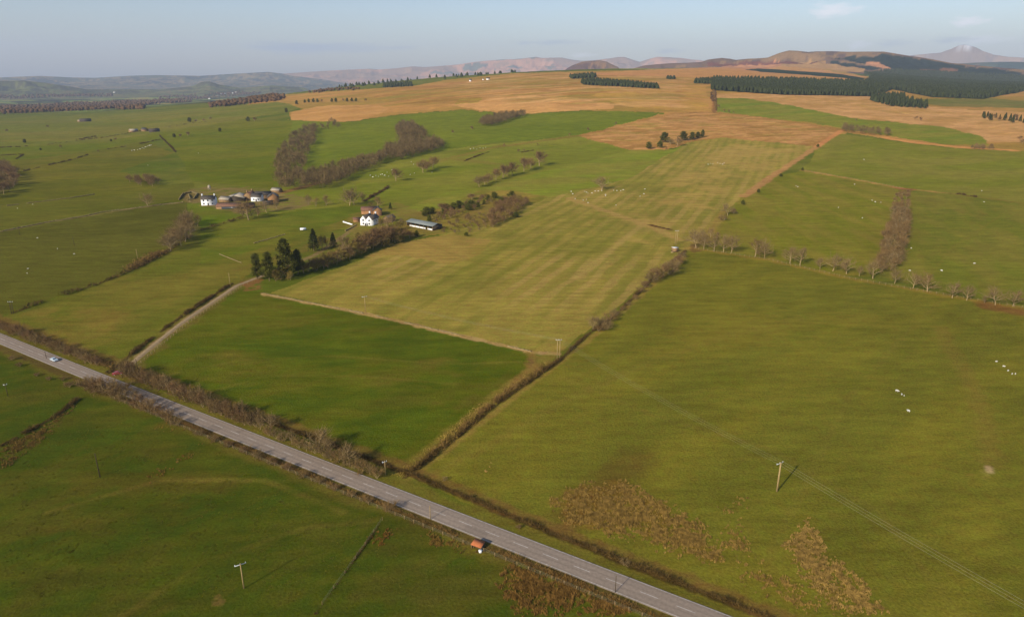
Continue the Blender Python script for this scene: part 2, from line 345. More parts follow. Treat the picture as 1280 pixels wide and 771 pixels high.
blotch([(560,470),(900,340),(1240,400),(1250,560),(900,600)], col(96,102,24), 98, 30, .6, .08, .3, 40, 2.5, 1)
blotch([(560,470),(900,340),(1240,400),(1250,700),(900,620)], col(128,112,44), 99, 18, .6, .08, .3, 40, 2.5, 1)
blotch([(20,520),(300,530),(480,640),(420,771),(40,771)], col(64,78,12), 100, 9, .55, .12, .45, 10, 2, 1)
blotch([(180,470),(320,380),(640,440),(500,580)], col(68,84,12), 101, 14, .56, .1, .5, 12, 2, 1)
blotch([(380,125),(520,110),(640,96),(860,92),(885,130),(720,136),(600,130),(480,130)], col(128,118,50), 102, 60, .6, .1, .5, 60, 2.5, .8)
blotch([(722,170),(790,153),(880,142),(970,150),(1050,163),(1021,182),(900,171),(830,186)], col(136,120,56), 103, 16, .62, .1, .6, 12, 2, .7)
blotch([(900,122),(1060,135),(1160,148),(1280,165),(1280,150),(1160,137),(1060,122)], col(150,122,62), 104, 22, .58, .1, .5, 12, 2, .7)
blotch([(262,744),(276,742),(284,750),(278,757),(264,757)], col(112,94,50), 105, 2, .3, .2, .85, 1.2)
# rush ground tint
def tint(pts, c, thr, seed, a=.7, s=5): blotch(pts, c, seed, s, thr, .12, a, 6)
RUSH = {
 'a': [(675,628),(720,600),(780,598),(830,620),(880,650),(920,700),(900,715),(850,700),(780,680),(700,655)],
 'b': [(880,640),(945,610),(930,660),(960,700),(1010,730),(1060,771),(1000,771),(940,745),(905,705)],
 'c': [(975,680),(1010,640),(1040,690),(1090,730),(1120,771),(1040,771),(995,720)],
 'd': [(610,720),(640,700),(700,712),(760,740),(830,771),(640,771)],
 'e': [(590,590),(620,572),(625,600),(600,605)],
 'f': [(520,664),(560,664),(610,690),(590,700),(545,690)],
 'g': [(456,670),(485,660),(500,660),(480,685),(462,682)],
 'h': [(170,600),(215,572),(255,550),(262,560),(220,585),(185,610)],
 'i': [(0,555),(40,540),(95,500),(105,502),(60,548),(10,585),(-10,590)],
 'j': [(185,535),(215,522),(235,540),(200,550)]}
tint(RUSH['a'], col(122,92,46), .4, 71, .6, 9); tint(RUSH['b'], col(116,98,40), .5, 72, .4); tint(RUSH['c'], col(124,102,46), .45, 73, .5)
tint(RUSH['d'], col(98,80,36), .38, 74, .6); tint(RUSH['f'], col(96,78,34), .4, 75, .5); tint(RUSH['i'], col(92,76,38), .38, 76, .6); tint(RUSH['h'], col(86,74,30), .45, 77, .5)
tint([(770,690),(775,650),(800,640),(800,690),(790,700)], col(60,40,30), .4, 78, .6)
# road verges
ROADU = [(0,418),(128,465),(320,541),(440,591),(560,637),(640,668),(779,718),(919,771)]
ROADL = [(0,430),(101,470),(320,561),(427,604),(560,657),(638,687),(851,771)]
u = np.array([P(*p)[:2] for p in ROADU]); l = np.array([P(*p)[:2] for p in ROADL])
# straight least-bend centreline: average both edges by arc position along the general direction
gd = (u[-1]-u[0])/np.linalg.norm(u[-1]-u[0]); gn = np.array([-gd[1], gd[0]])
su_ = (u-u[0])@gd; nu = (u-u[0])@gn; sl_ = (l-u[0])@gd; nl = (l-u[0])@gn
cu = np.polyfit(su_, nu, 2); cl = np.polyfit(sl_, nl, 2)
S = np.arange(-330, 480, 2.0)
Sc = np.clip(S, -60, 400); nc = (np.polyval(cu, Sc)+np.polyval(cl, Sc))/2
sl = np.gradient(nc, S)
RC = u[0]+np.outer(S, gd)+np.outer(nc, gn)
RTAN = np.outer(np.ones_like(S), gd)+np.outer(sl, gn); RTAN /= np.linalg.norm(RTAN, axis=1)[:, None]
RNORM = np.stack([-RTAN[:, 1], RTAN[:, 0]], 1)
HALF = 3.25
stroke(RC, 13, col(104,94,40), 3, .3, .75, True)
stroke(RC-RNORM*4.6, 2.6, col(88,72,42), .8, .6, .75, True)
_sd = lambda px, py: float(np.dot(P(px, py)[:2]-u[0], gd))
DOFF = np.interp(S, [_sd(440, 570), _sd(505, 592), _sd(644, 654), _sd(797, 713), _sd(960, 771)], [10.5, 10.3, 8.3, 7.0, 6.6])[:, None]
stroke(RC+RNORM*DOFF, 1.6, col(66,52,30), .8, .4, .9, True)
stroke(RC+RNORM*(DOFF+2), 3.0, col(118,88,52), 1.5, .5, .6, True)
TRACK = [(150,466),(165,454),(179,442),(200,425),(224,406),(250,388),(277,370),(296,357),(312,351),(345,338),(372,328),(395,318),(415,305),(432,293),(445,283)]
TRW = WL(TRACK, 8)
stroke(TRW[:len(TRW)//2+4], 8, col(112,94,50), 2, .6, .55, True)
stroke(TRW[:len(TRW)//2+4], 2.8, col(140,118,88), .7, .4, .85, True)
stroke(TRW[len(TRW)//2:], 3.2, col(130,108,78), 1, .2, .8, True)
stroke(RC[(S > 118) & (S < 150)]+RNORM[(S > 118) & (S < 150)]*4, 5, col(140,116,92), 2, .3, .0, True)
# yards
blotch([(222,240),(262,232),(330,236),(358,240),(400,250),(380,262),(300,268),(268,262),(224,252)], col(126,104,72), 63, 7, .42, .15, .75, 5)
blotch([(432,268),(500,252),(560,278),(552,292),(500,292),(430,300)], col(126,108,58), 64, 7, .42, .15, .7, 5)
blotch([(560,272),(640,240),(660,248),(640,275),(600,285)], col(118,96,54), 65, 10, .4, .15, .6, 8)
blotch([(300,352),(330,345),(330,362),(300,365)], col(126,88,56), 66, 5, .35, .15, .8, 3)
blotch([(280,340),(340,318),(400,296),(420,290),(430,296),(350,335)], col(120,98,50), 67, 8, .45, .15, .5, 6)
# plantations darken the needle-strewn ground below them
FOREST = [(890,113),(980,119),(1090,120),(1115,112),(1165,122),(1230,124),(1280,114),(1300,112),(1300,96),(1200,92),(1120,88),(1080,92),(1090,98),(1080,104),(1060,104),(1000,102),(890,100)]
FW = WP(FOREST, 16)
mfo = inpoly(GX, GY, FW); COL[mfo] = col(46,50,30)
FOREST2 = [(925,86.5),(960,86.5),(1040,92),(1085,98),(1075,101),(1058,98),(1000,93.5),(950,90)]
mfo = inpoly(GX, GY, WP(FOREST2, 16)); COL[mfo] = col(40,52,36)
hillf = (LAY == 4)|(LAY == -1)
for pts, c in (([(1040,72),(1100,68),(1150,74),(1200,82),(1290,92),(1290,98),(1200,94),(1110,90),(1120,87),(1060,76)], col(34,44,38)), ([(1035,76),(1070,80),(1105,86),(1085,88),(1040,82)], col(34,44,38))):
    mm = inpoly(QX, QY, WP(pts, 16)); COL[mm] = c
for pts, c in (([(960,78),(1010,76),(1035,80),(1080,86),(1075,91),(1040,88),(1000,85),(960,82)], col(172,134,88)), ([(1080,74),(1100,80),(1112,86),(1105,87),(1080,80)], col(190,135,95)), ([(1150,88),(1180,86),(1200,89),(1170,91)], col(120,85,66)), ([(900,84),(960,76),(985,76),(975,84),(930,88)], col(180,128,88)), ([(880,80),(960,76),(1020,78),(1000,80),(900,83)], col(110,68,58))):
    mm = inpoly(QX, QY, WP(pts, 16)); COL[mm] = variation(mm, c, c*.82, 150, 60, 0, 80)
# dip the ditches into the ground a little
COL = np.clip(COL, 0.005, .95)
def mesh_from(name, co, faces=None, quads=None, tris=None, loops=None):
    me = bpy.data.meshes.new(name)
    co = np.asarray(co, np.float32); me.vertices.add(len(co)); me.vertices.foreach_set('co', co.ravel())
    arrs = []
    if quads is not None and len(quads): arrs.append((np.asarray(quads, np.int32), 4))
    if tris is not None and len(tris): arrs.append((np.asarray(tris, np.int32), 3))
    li = np.concatenate([a.ravel() for a, n in arrs]); me.loops.add(len(li)); me.loops.foreach_set('vertex_index', li)
    tot = np.concatenate([np.full(len(a), n, np.int32) for a, n in arrs]); st = np.concatenate([[0], np.cumsum(tot)[:-1]]).astype(np.int32)
    me.polygons.add(len(tot)); me.polygons.foreach_set('loop_start', st); me.polygons.foreach_set('loop_total', tot)
    me.update(calc_edges=True); me.validate(); return me
# ------------------------------------------------------------------ materials
def new_mat(name):
    m = bpy.data.materials.new(name); m.use_nodes = True; nt = m.node_tree
    return m, nt, nt.nodes['Principled BSDF']
def N(nt, t, **kw):
    n = nt.nodes.new(t)
    for k, v in kw.items(): setattr(n, k, v)
    return n
def simple(name, c, rough=.85, var=.25, scale=2.0, bump=0.0, metal=0, objvar=0.0, coord='Object', spec=.3):
    m, nt, p = new_mat(name); L = nt.links
    tc = N(nt, 'ShaderNodeTexCoord'); no = N(nt, 'ShaderNodeTexNoise'); no.inputs['Scale'].default_value = scale; no.inputs['Detail'].default_value = 5
    L.new(tc.outputs[coord], no.inputs['Vector'])
    ra = N(nt, 'ShaderNodeMapRange'); ra.inputs['From Min'].default_value = .3; ra.inputs['From Max'].default_value = .7
    ra.inputs['To Min'].default_value = 1-var; ra.inputs['To Max'].default_value = 1+var; L.new(no.outputs['Fac'], ra.inputs['Value'])
    val = ra.outputs['Result']
    if objvar:
        oi = N(nt, 'ShaderNodeObjectInfo'); r2 = N(nt, 'ShaderNodeMapRange'); r2.inputs['To Min'].default_value = 1-objvar; r2.inputs['To Max'].default_value = 1+objvar
        L.new(oi.outputs['Random'], r2.inputs['Value']); mu = N(nt, 'ShaderNodeMath', operation='MULTIPLY'); L.new(val, mu.inputs[0]); L.new(r2.outputs['Result'], mu.inputs[1]); val = mu.outputs[0]
    vm = N(nt, 'ShaderNodeVectorMath', operation='SCALE'); vm.inputs[0].default_value = tuple(c[:3]); L.new(val, vm.inputs['Scale'])
    L.new(vm.outputs['Vector'], p.inputs['Base Color']); p.inputs['Roughness'].default_value = rough; p.inputs['Metallic'].default_value = metal
    p.inputs['Specular IOR Level'].default_value = spec
    if bump:
        b = N(nt, 'ShaderNodeBump'); b.inputs['Strength'].default_value = bump; b.inputs['Distance'].default_value = .05; L.new(no.outputs['Fac'], b.inputs['Height']); L.new(b.outputs['Normal'], p.inputs['Normal'])
    return m
def ground_mat():
    m, nt, p = new_mat('pasture_and_moor'); L = nt.links
    at = N(nt, 'ShaderNodeAttribute', attribute_name='Col'); tc = N(nt, 'ShaderNodeTexCoord')
    def noise(scale, det, vec=None, rough=.6):
        n = N(nt, 'ShaderNodeTexNoise'); n.inputs['Scale'].default_value = scale; n.inputs['Detail'].default_value = det; n.inputs['Roughness'].default_value = rough
        L.new(vec if vec else tc.outputs['Object'], n.inputs['Vector']); return n.outputs['Fac']
    def rng(v, a, b, lo=.3, hi=.7):
        r = N(nt, 'ShaderNodeMapRange'); r.inputs['From Min'].default_value = lo; r.inputs['From Max'].default_value = hi
        r.inputs['To Min'].default_value = a; r.inputs['To Max'].default_value = b; L.new(v, r.inputs['Value']); return r.outputs['Result']
    def mul(a, b):
        x = N(nt, 'ShaderNodeMath', operation='MULTIPLY'); L.new(a, x.inputs[0]); L.new(b, x.inputs[1]); return x.outputs[0]
    mp = N(nt, 'ShaderNodeMapping'); mp.inputs['Rotation'].default_value = (0, 0, -.75); mp.inputs['Scale'].default_value = (.25, 1, 1); L.new(tc.outputs['Object'], mp.inputs['Vector'])
    f1 = noise(1.4, 6, None, .7); f2 = noise(.22, 5, mp.outputs['Vector'], .7); f3 = noise(.05, 4); f4 = noise(.012, 4)
    v = mul(mul(rng(f1, .68, 1.32), rng(f2, .78, 1.22)), mul(rng(f3, .9, 1.1), rng(f4, .92, 1.08)))
    sc = N(nt, 'ShaderNodeVectorMath', operation='SCALE'); L.new(at.outputs['Color'], sc.inputs[0]); L.new(v, sc.inputs['Scale'])
    hs = N(nt, 'ShaderNodeHueSaturation'); L.new(rng(noise(.35, 5), .482, .516), hs.inputs['Hue']); L.new(sc.outputs['Vector'], hs.inputs['Color'])
    L.new(hs.outputs['Color'], p.inputs['Base Color']); p.inputs['Roughness'].default_value = 1; p.inputs['Specular IOR Level'].default_value = 0
    b = N(nt, 'ShaderNodeBump'); b.inputs['Strength'].default_value = .8; b.inputs['Distance'].default_value = .3; L.new(f1, b.inputs['Height'])
    L.new(b.outputs['Normal'], p.inputs['Normal']); return m
MG = ground_mat()
I = (np.arange(nr-1)[:, None]*na+np.arange(na-1)[None, :]).ravel()
Q = np.stack([I, I+1, I+na+1, I+na], 1)
gm = mesh_from('ground', np.stack([GX, GY, GZ], 1), quads=Q)
ca = gm.attributes.new('Col', 'FLOAT_COLOR', 'POINT'); ca.data.foreach_set('color', np.concatenate([COL, np.ones((len(COL), 1))], 1).astype(np.float32).ravel())
gm.polygons.foreach_set('use_smooth', np.ones(len(Q), bool)); gm.materials.append(MG)
go = bpy.data.objects.new('ground', gm); C.objects.link(go); go['kind'] = 'structure'
if gm.polygons[0].normal.z < 0: gm.flip_normals()
# ------------------------------------------------------------------ builders
class MB:
    def __init__(s): s.v = []; s.q = []; s.t = []; s.n = 0
    def add(s, v, q=(), t=()):
        s.v.append(np.asarray(v, float)); 
        if len(q): s.q.append(np.asarray(q)+s.n)
        if len(t): s.t.append(np.asarray(t)+s.n)
        s.n += len(v); return s
    def box(s, x, y, z, sx, sy, sz, rot=0):
        c = np.array([[a*sx/2, b*sy/2, c_*sz/2] for a in (-1, 1) for b in (-1, 1) for c_ in (-1, 1)])
        ca, sa = math.cos(rot), math.sin(rot)
        c = np.stack([c[:, 0]*ca-c[:, 1]*sa+x, c[:, 0]*sa+c[:, 1]*ca+y, c[:, 2]+z], 1)
        return s.add(c, [[0,1,3,2],[4,6,7,5],[0,4,5,1],[2,3,7,6],[0,2,6,4],[1,5,7,3]])
    def tube(s, pts, rad, n=6, cap=True):
        pts = np.asarray(pts, float); rad = np.broadcast_to(rad, (len(pts),)); rings = []
        for i, p in enumerate(pts):
            d = pts[min(i+1, len(pts)-1)]-pts[max(i-1, 0)]; d = d/(np.linalg.norm(d)+1e-9)
            a = np.cross(d, [0, 0, 1.]) if abs(d[2]) < .95 else np.cross(d, [1., 0, 0]); a /= np.linalg.norm(a); b = np.cross(d, a)
            th = np.arange(n)/n*2*PI; rings.append(p+rad[i]*(np.outer(np.cos(th), a)+np.outer(np.sin(th), b)))
        v = np.concatenate(rings); q = [[i*n+k, i*n+(k+1) % n, (i+1)*n+(k+1) % n, (i+1)*n+k] for i in range(len(pts)-1) for k in range(n)]
        t = []
        if cap:
            v = np.concatenate([v, [pts[0], pts[-1]]]); e = (len(pts)-1)*n
            t = [[(k+1) % n, k, len(v)-2] for k in range(n)]+[[e+k, e+(k+1) % n, len(v)-1] for k in range(n)]
        return s.add(v, q, t)
    def mesh(s, name, mat, smooth=False):
        me = mesh_from(name, np.concatenate(s.v), quads=np.concatenate(s.q) if s.q else None, tris=np.concatenate(s.t) if s.t else None)
        if smooth: me.polygons.foreach_set('use_smooth', np.ones(len(me.polygons), bool))
        me.materials.append(mat); return me
    def obj(s, name, mat, parent=None, smooth=False): return link(name, s.mesh(name, mat, smooth), parent)
def link(name, me, parent=None):
    o = bpy.data.objects.new(name, me); C.objects.link(o)
    if parent: o.parent = parent
    return o
def tag(o, label=None, cat=None, group=None, kind=None):
    if label: o['label'] = label
    if cat: o['category'] = cat
    if group: o['group'] = group
    if kind: o['kind'] = kind
    return o
def empty(name, loc, rz=0, sc=1.):
    o = bpy.data.objects.new(name, None); C.objects.link(o); o.location = loc; o.rotation_euler = (0, 0, rz)
    o.scale = sc if isinstance(sc, (tuple, list)) else (sc, sc, sc); o.empty_display_size = .5; return o
ORD = ['first','second','third','fourth','fifth','sixth','seventh','eighth','ninth','tenth','eleventh','twelfth','thirteenth','fourteenth','fifteenth','sixteenth','seventeenth','eighteenth','nineteenth','twentieth','twenty first','twenty second','twenty third','twenty fourth','twenty fifth','twenty sixth','twenty seventh','twenty eighth','twenty ninth','thirtieth','thirty first','thirty second','thirty third','thirty fourth','thirty fifth','thirty sixth','thirty seventh','thirty eighth']
# ------------------------------------------------------------------ trees
M_BARK = simple('bark', col(150,132,104), .95, .3, 3, .3, objvar=.15)
M_TW1 = simple('bare_twigs_brown', col(116,94,66), 1, .3, .8, objvar=.2, spec=.05)
M_TW2 = simple('bare_twigs_grey', col(118,100,74), 1, .3, .8, objvar=.2, spec=.05)
M_TW3 = simple('bare_twigs_olive', col(116,102,54), 1, .3, .8, objvar=.2, spec=.05)
M_TWR = simple('bare_twigs_russet', col(112,88,66), 1, .3, .8, objvar=.2, spec=.05)
M_CON = simple('conifer_needles', col(62,68,34), 1, .45, .5, objvar=.25, spec=.05)
M_FOR = simple('plantation_needles', col(50,56,36), 1, .4, .12, spec=.05)
M_PINE = simple('pine_needles', col(76,78,34), 1, .5, .6, objvar=.25, spec=.05)
M_GOR = simple('evergreen_leaves', col(78,80,30), 1, .4, .8, objvar=.25, spec=.05)
def ribbon(mb, a, b, w, rng):
    d = b-a; s = np.cross(d, rng.normal(size=3)); s /= np.linalg.norm(s)+1e-9
    mb.add([a-s*w/2, a+s*w/2, b], (), [[0, 1, 2]])
def bare_tree_meshes(name, seed, h=10., spread=.5, stem=.28, tw=M_TW1, twn=7, tww=.11, lean=0., multi=1, ratio=.42, lod=False, nb0=13, lo_=.2):
    stem = .62 if multi == 1 else .55
    if multi > 1: nb0 = 6
    rng = np.random.default_rng(seed); tr = MB(); cr = MB()
    def grow(p, d, length, rad, lev):
        n = 6 if lev == 0 else 3; pts = [p]; dd = d.copy()
        for k in range(n):
            dd = dd+rng.normal(size=3)*(.10 if lev == 0 else .18); dd[2] += .06; dd /= np.linalg.norm(dd); pts.append(pts[-1]+dd*length/n)
        if lev <= 1: tr.tube(pts, np.linspace(rad, rad*.45, n+1), 6 if lev == 0 else 4, False)
        elif lev == 2: tr.tube(pts, np.linspace(rad, rad*.4, n+1), 3, False)
        if lev >= 2:
            for k in range(twn):
                s = pts[rng.integers(0, n+1)]; v = dd*.7+rng.normal(size=3)*.7; v[2] += .12; v /= np.linalg.norm(v)
                ribbon(cr, s, s+v*length*rng.uniform(.7, 1.5), tww, rng)
            return
        nb = [nb0, 4][lev]
        for k in range(nb):
            f_ = (k+.5)/nb; pos = (lo_+(1-lo_)*f_)*n if lev == 0 else (.25+.75*f_)*n
            i_ = min(int(pos), n-1); s = pts[i_]+(pts[i_+1]-pts[i_])*(pos-i_)
            ang = k*2.4+rng.uniform(-.6, .6); side = np.array([math.cos(ang), math.sin(ang), 0])
            sp_ = min(spread*(1.6-.75*f_), .85) if lev == 0 else spread*1.1
            v = dd*(1-sp_)+side*sp_*rng.uniform(.8, 1.3); v[2] += .06 if lev == 0 else .14; v /= np.linalg.norm(v)
            grow(s, v, length*((.72-.34*f_) if lev == 0 else .6)*rng.uniform(.8, 1.2), rad*.45, lev+1)
    for q in range(multi):
        a = q/multi*2*PI+seed; off = 0
        d0 = np.array([math.cos(a)*(.0 if multi == 1 else .5), math.sin(a)*(0 if multi == 1 else .5)+lean, 1.]); d0 /= np.linalg.norm(d0)
        grow(np.array([off*math.cos(a), off*math.sin(a), -.3]), d0, h*stem, h*.024/multi**.5, 0)
    allv = np.concatenate(cr.v); top = np.percentile(allv[:, 2], 99.5); k = h/top
    kx = 1.15*ratio*h/np.percentile(np.hypot(allv[:, 0], allv[:, 1]), 96)
    if lod: return allv*[kx, kx, k]
    for b in (tr, cr): b.v = [v*[kx, kx, k] for v in b.v]
    return tr.mesh(name+'_trunk', M_BARK), cr.mesh(name+'_crown', tw), h, ratio*h
def conifer_meshes(name, seed, h=12., w=2.6, n=2600, leaf=.55, mat=M_CON, shape='cone', lo=.12):
    rng = np.random.default_rng(seed); tr = MB(); cr = MB()
    tr.tube([(0, 0, -.3), (0, 0, h*.5), (0, 0, h*.93)], [h*.022, h*.014, h*.004], 6)
    if shape == 'cone':
        t = rng.random(n)**.75; z = h*(lo+(1-lo)*t); ang = rng.random(n)*2*PI
        tier = .75+.25*np.abs(np.sin(t*22)); lob = 1+.22*np.sin(ang*3+seed+t*4); rmax = w*(1-t)**.8*tier*lob+.12
        rad = rmax*rng.random(n)**.35
        z = z-rad*.25
    else:
        K = 34; cc = []
        for k in range(K):
            tz = .16+.76*(k+.5)/K; a = k*2.4+rng.random(); rr_ = w*rng.uniform(.15, .8)*(1-abs(tz-.4)*1.15)
            cc.append((rr_*math.cos(a), rr_*math.sin(a), h*tz, w*rng.uniform(.24, .4)))
            tr.tube([(0, 0, h*tz-rr_*.6), (cc[-1][0]*.9, cc[-1][1]*.9, h*tz)], [h*.008, h*.004], 4)
        cc.append((0, 0, h*.95, w*.2)); cc = np.array(cc); id_ = rng.integers(0, len(cc), n)
        g = rng.normal(size=(n, 3)); g /= np.linalg.norm(g, axis=1)[:, None]; g *= (rng.random(n)**.4)[:, None]
        p = cc[id_, :3]+g*cc[id_, 3:4]*[1.1, 1.1, .7]; ang = np.arctan2(p[:, 1], p[:, 0]); rad = np.hypot(p[:, 0], p[:, 1]); z = p[:, 2]
    p = np.stack([rad*np.cos(ang), rad*np.sin(ang), z], 1)
    a = rng.normal(size=(n, 3)); a /= np.linalg.norm(a, axis=1)[:, None]; b = rng.normal(size=(n, 3)); b /= np.linalg.norm(b, axis=1)[:, None]
    lf = leaf*rng.uniform(.6, 1.3, n)[:, None]
    v = np.stack([p-a*lf*.5, p+a*lf*.5, p+b*lf*.9], 1).reshape(-1, 3)
    cr.add(v, (), np.arange(3*n).reshape(-1, 3))
    return tr.mesh(name+'_trunk', M_BARK), cr.mesh(name+'_crown', mat), h, w
LIB = {}
for i in range(4):
    LIB['bare%d' % i] = bare_tree_meshes('bare', 20+i, 11, [.5, .42, .52, .46][i], [.17, .22, .16, .2][i], [M_TW1, M_TW2, M_TW2, M_TW3][i], 12, .09, ratio=[.48, .4, .5, .42][i])
    LIB['wood%d' % i] = bare_tree_meshes('wood', 40+i, 12, .45, .3, [M_TW1, M_TW1, M_TW2, M_TWR][i], 13, .15, lo_=.3)
for i in range(3):
    LIB['shrub%d' % i] = bare_tree_meshes('shrub', 60+i, 5, .45, .22, [M_TW1, M_TW2, M_TWR][i], 11, .06, 0, 3, ratio=.45)
    LIB['grey%d' % i] = bare_tree_meshes('grey', 80+i, 9, .42, .17, M_TW2, 12, .075, 0, 1, ratio=[.38,.46,.32][i], lo_=.28)
    LIB['con%d' % i] = conifer_meshes('conifer', 90+i, 12, 3.0, 2600)
    LIB['pine%d' % i] = conifer_meshes('pine', 100+i, 18, 5.5, 6500, .62, M_PINE, 'pine')
    LIB['ever%d' % i] = conifer_meshes('evergreen', 110+i, 5, 2.6, 1500, .4, M_GOR, 'pine')
    LIB['olive%d' % i] = bare_tree_meshes('olive', 120+i, 7, .55, .18, M_TW3, 12, .12, 0, 2)
def tree(kind, base, h, label, group=None, cat='tree', name='tree', wide=1., parts=('trunk', 'crown')):
    trm, crm, h0, w0 = LIB[kind]; s = h/h0
    e = empty(name, tuple(base), random.random()*2*PI, (s*wide, s*wide, s))
    tag(e, label, cat, group); link(parts[0], trm, e); link(parts[1], crm, e); return e
def sample_poly(poly, spacing, limit, seed=1):
    rng = np.random.default_rng(seed); out = []; lo = poly.min(0); hi = poly.max(0); cell = {}
    cand = lo+rng.random((limit*60, 2))*(hi-lo); cand = cand[inpoly(cand[:, 0], cand[:, 1], poly)]
    for p in cand:
        c = (int(p[0]//spacing), int(p[1]//spacing)); ok = True
        for i in (-1, 0, 1):
            for j in (-1, 0, 1):
                for q in cell.get((c[0]+i, c[1]+j), ()):
                    if (q[0]-p[0])**2+(q[1]-p[1])**2 < spacing**2: ok = False
        if ok:
            cell.setdefault(c, []).append(p); out.append(p)
            if len(out) >= limit: break
    return out
LOD = [bare_tree_meshes('lod', 200+i, 12, .45, .3, M_TW1, 6, .24, ratio=.36, lod=True, lo_=.15) for i in range(6)]
FARW = []
def wood(pts, spacing, limit, kinds, h, label, group, seed, cat='tree', name='bare_tree', wide=1., merge=False):
    if merge:
        poly = WP(pts, 14); rng = np.random.default_rng(seed)
        for p in sample_poly(poly, spacing, limit, seed):
            v = LOD[rng.integers(6)]; k = rng.uniform(*h)/12; a = rng.random()*6.28; c_, s_ = math.cos(a), math.sin(a)
            FARW.append(np.stack([(v[:, 0]*c_-v[:, 1]*s_)*k*wide+p[0], (v[:, 0]*s_+v[:, 1]*c_)*k*wide+p[1], v[:, 2]*k+T(*p)], 1))
        return
    poly = WP(pts, 14)
    for p in sample_poly(poly, spacing, limit, seed):
        hh = random.uniform(*h)
        tree(random.choice(kinds), (p[0], p[1], T(*p)), hh, label, group, cat, name, wide)
W4 = ['wood0', 'wood1', 'wood2', 'wood3']; B4 = ['bare0', 'bare1', 'bare2', 'bare3']; S3 = ['shrub0', 'shrub1', 'shrub2']; G3 = ['grey0', 'grey1', 'grey2']
C3 = ['con0', 'con1', 'con2']; P3 = ['pine0', 'pine1', 'pine2']; E3 = ['ever0', 'ever1', 'ever2']; O3 = ['olive0', 'olive1', 'olive2']
wood([(346,228),(346,208),(354,186),(370,165),(396,161),(397,172),(386,194),(379,214),(376,238),(352,240)], 7.4, 130, W4, (11, 16), 'bare brown tree in the upright wood strip just above the long farm', 'bare trees in the wood strip above the long farm', 1, wide=1.1, merge=True)
wood([(392,163),(412,153),(424,156),(424,161),(405,165)], 9, 14, W4, (9, 12), 'bare brown tree at the far tip of the wood strip beside the moor', 'bare trees at the far tip of the wood strip', 2, wide=1.1, merge=True)
wood([(372,237),(385,224),(420,212),(450,203),(480,196),(482,203),(455,216),(425,229),(398,238)], 7.6, 100, W4, (10, 15), 'bare tree in the slanting wood strip that leads right from the long farm', 'bare trees in the slanting wood strip', 3, wide=1.1, merge=True)
wood([(482,200),(484,188),(500,186),(525,178),(550,180),(556,185),(530,193),(500,201)], 7.6, 110, W4, (11, 16), 'bare brown tree in the broad end of the slanting wood', 'bare trees in the broad end of the wood', 4, wide=1.1, merge=True)
wood([(494,166),(500,158),(516,158),(526,166),(536,174),(520,180),(502,184)], 7, 100, W4, (11, 15), 'bare brown tree in the narrow neck of wood against the green field below the moor', 'bare trees in the neck of the wood', 5, wide=1.1, merge=True)
wood([(600,156),(610,149),(630,146),(652,143),(656,146),(640,151),(618,158),(603,159)], 7, 80, W4, (11, 14), 'bare dark tree in the small wood on the moor edge at the field corner', 'bare trees of the small wood on the moor edge', 6, wide=1.1, merge=True)
wood([(-30,250),(-30,212),(0,210),(22,216),(26,228),(20,240),(0,249)], 8, 50, W4, (11, 15), 'bare russet tree in the wood at the left edge of the pastures', 'bare trees at the left edge', 7, wide=1.1)
wood([(158,231),(165,226),(185,224),(200,228),(196,233),(170,235)], 7, 12, W4, (8, 11), 'bare brown tree in the round clump alone in the left pasture', 'bare trees of the round clump', 8)
wood([(1094,341),(1100,325),(1106,300),(1112,278),(1118,262),(1134,262),(1136,285),(1130,305),(1124,330),(1112,342)], 4.8, 125, ['wood1', 'wood0', 'bare0', 'bare2'], (6.5, 9), 'bare brown tree in the dense tree strip between the two right hand pastures', 'bare trees of the strip between right pastures', 9)
wood([(1116,259),(1119,243),(1136,243),(1135,259)], 7, 16, ['wood0', 'wood3'], (4, 5.5), 'low bare tree at the far narrow tip of the strip between the right pastures', 'low trees at the far tip of the right strip', 10)
wood([(1053,162),(1075,163),(1112,168),(1112,171),(1080,169),(1053,165)], 8, 40, ['wood2', 'wood0', 'bare1'], (9, 13), 'bare grey tree in the row between the brown field and the green strip', 'bare trees between brown field and green strip', 11, merge=True)
wood([(1212,187),(1220,184),(1240,184),(1242,188),(1225,189)], 6, 14, ['wood0', 'shrub1'], (5, 7), 'bare low tree in the thicket at the right end of the brown strip', 'thicket trees at the end of the brown strip', 12)
wood([(1228,146),(1290,152),(1290,156),(1228,150)], 14, 26, C3+['wood3'], (9, 14), 'dark conifer in the ragged row on the pale moor at the right edge', 'conifers on the pale moor at the right edge', 13, name='conifer')
wood([(208,318),(216,304),(226,292),(236,278),(248,280),(247,292),(232,303),(222,314)], 7, 22, B4, (10, 15), 'tall bare tree over the burn below the white farmhouse', 'tall bare trees over the burn', 14)
M_WOOD = simple('woodland_twigs', col(108,92,68), 1, .5, .13, spec=.05)
_fv = np.concatenate(FARW); _mb = MB(); _mb.add(_fv, (), np.arange(len(_fv)).reshape(-1, 3))
tag(_mb.obj('bare_wood', M_WOOD), 'bare brown woods behind the two farms and along the moor edge', 'wood', None, 'stuff')
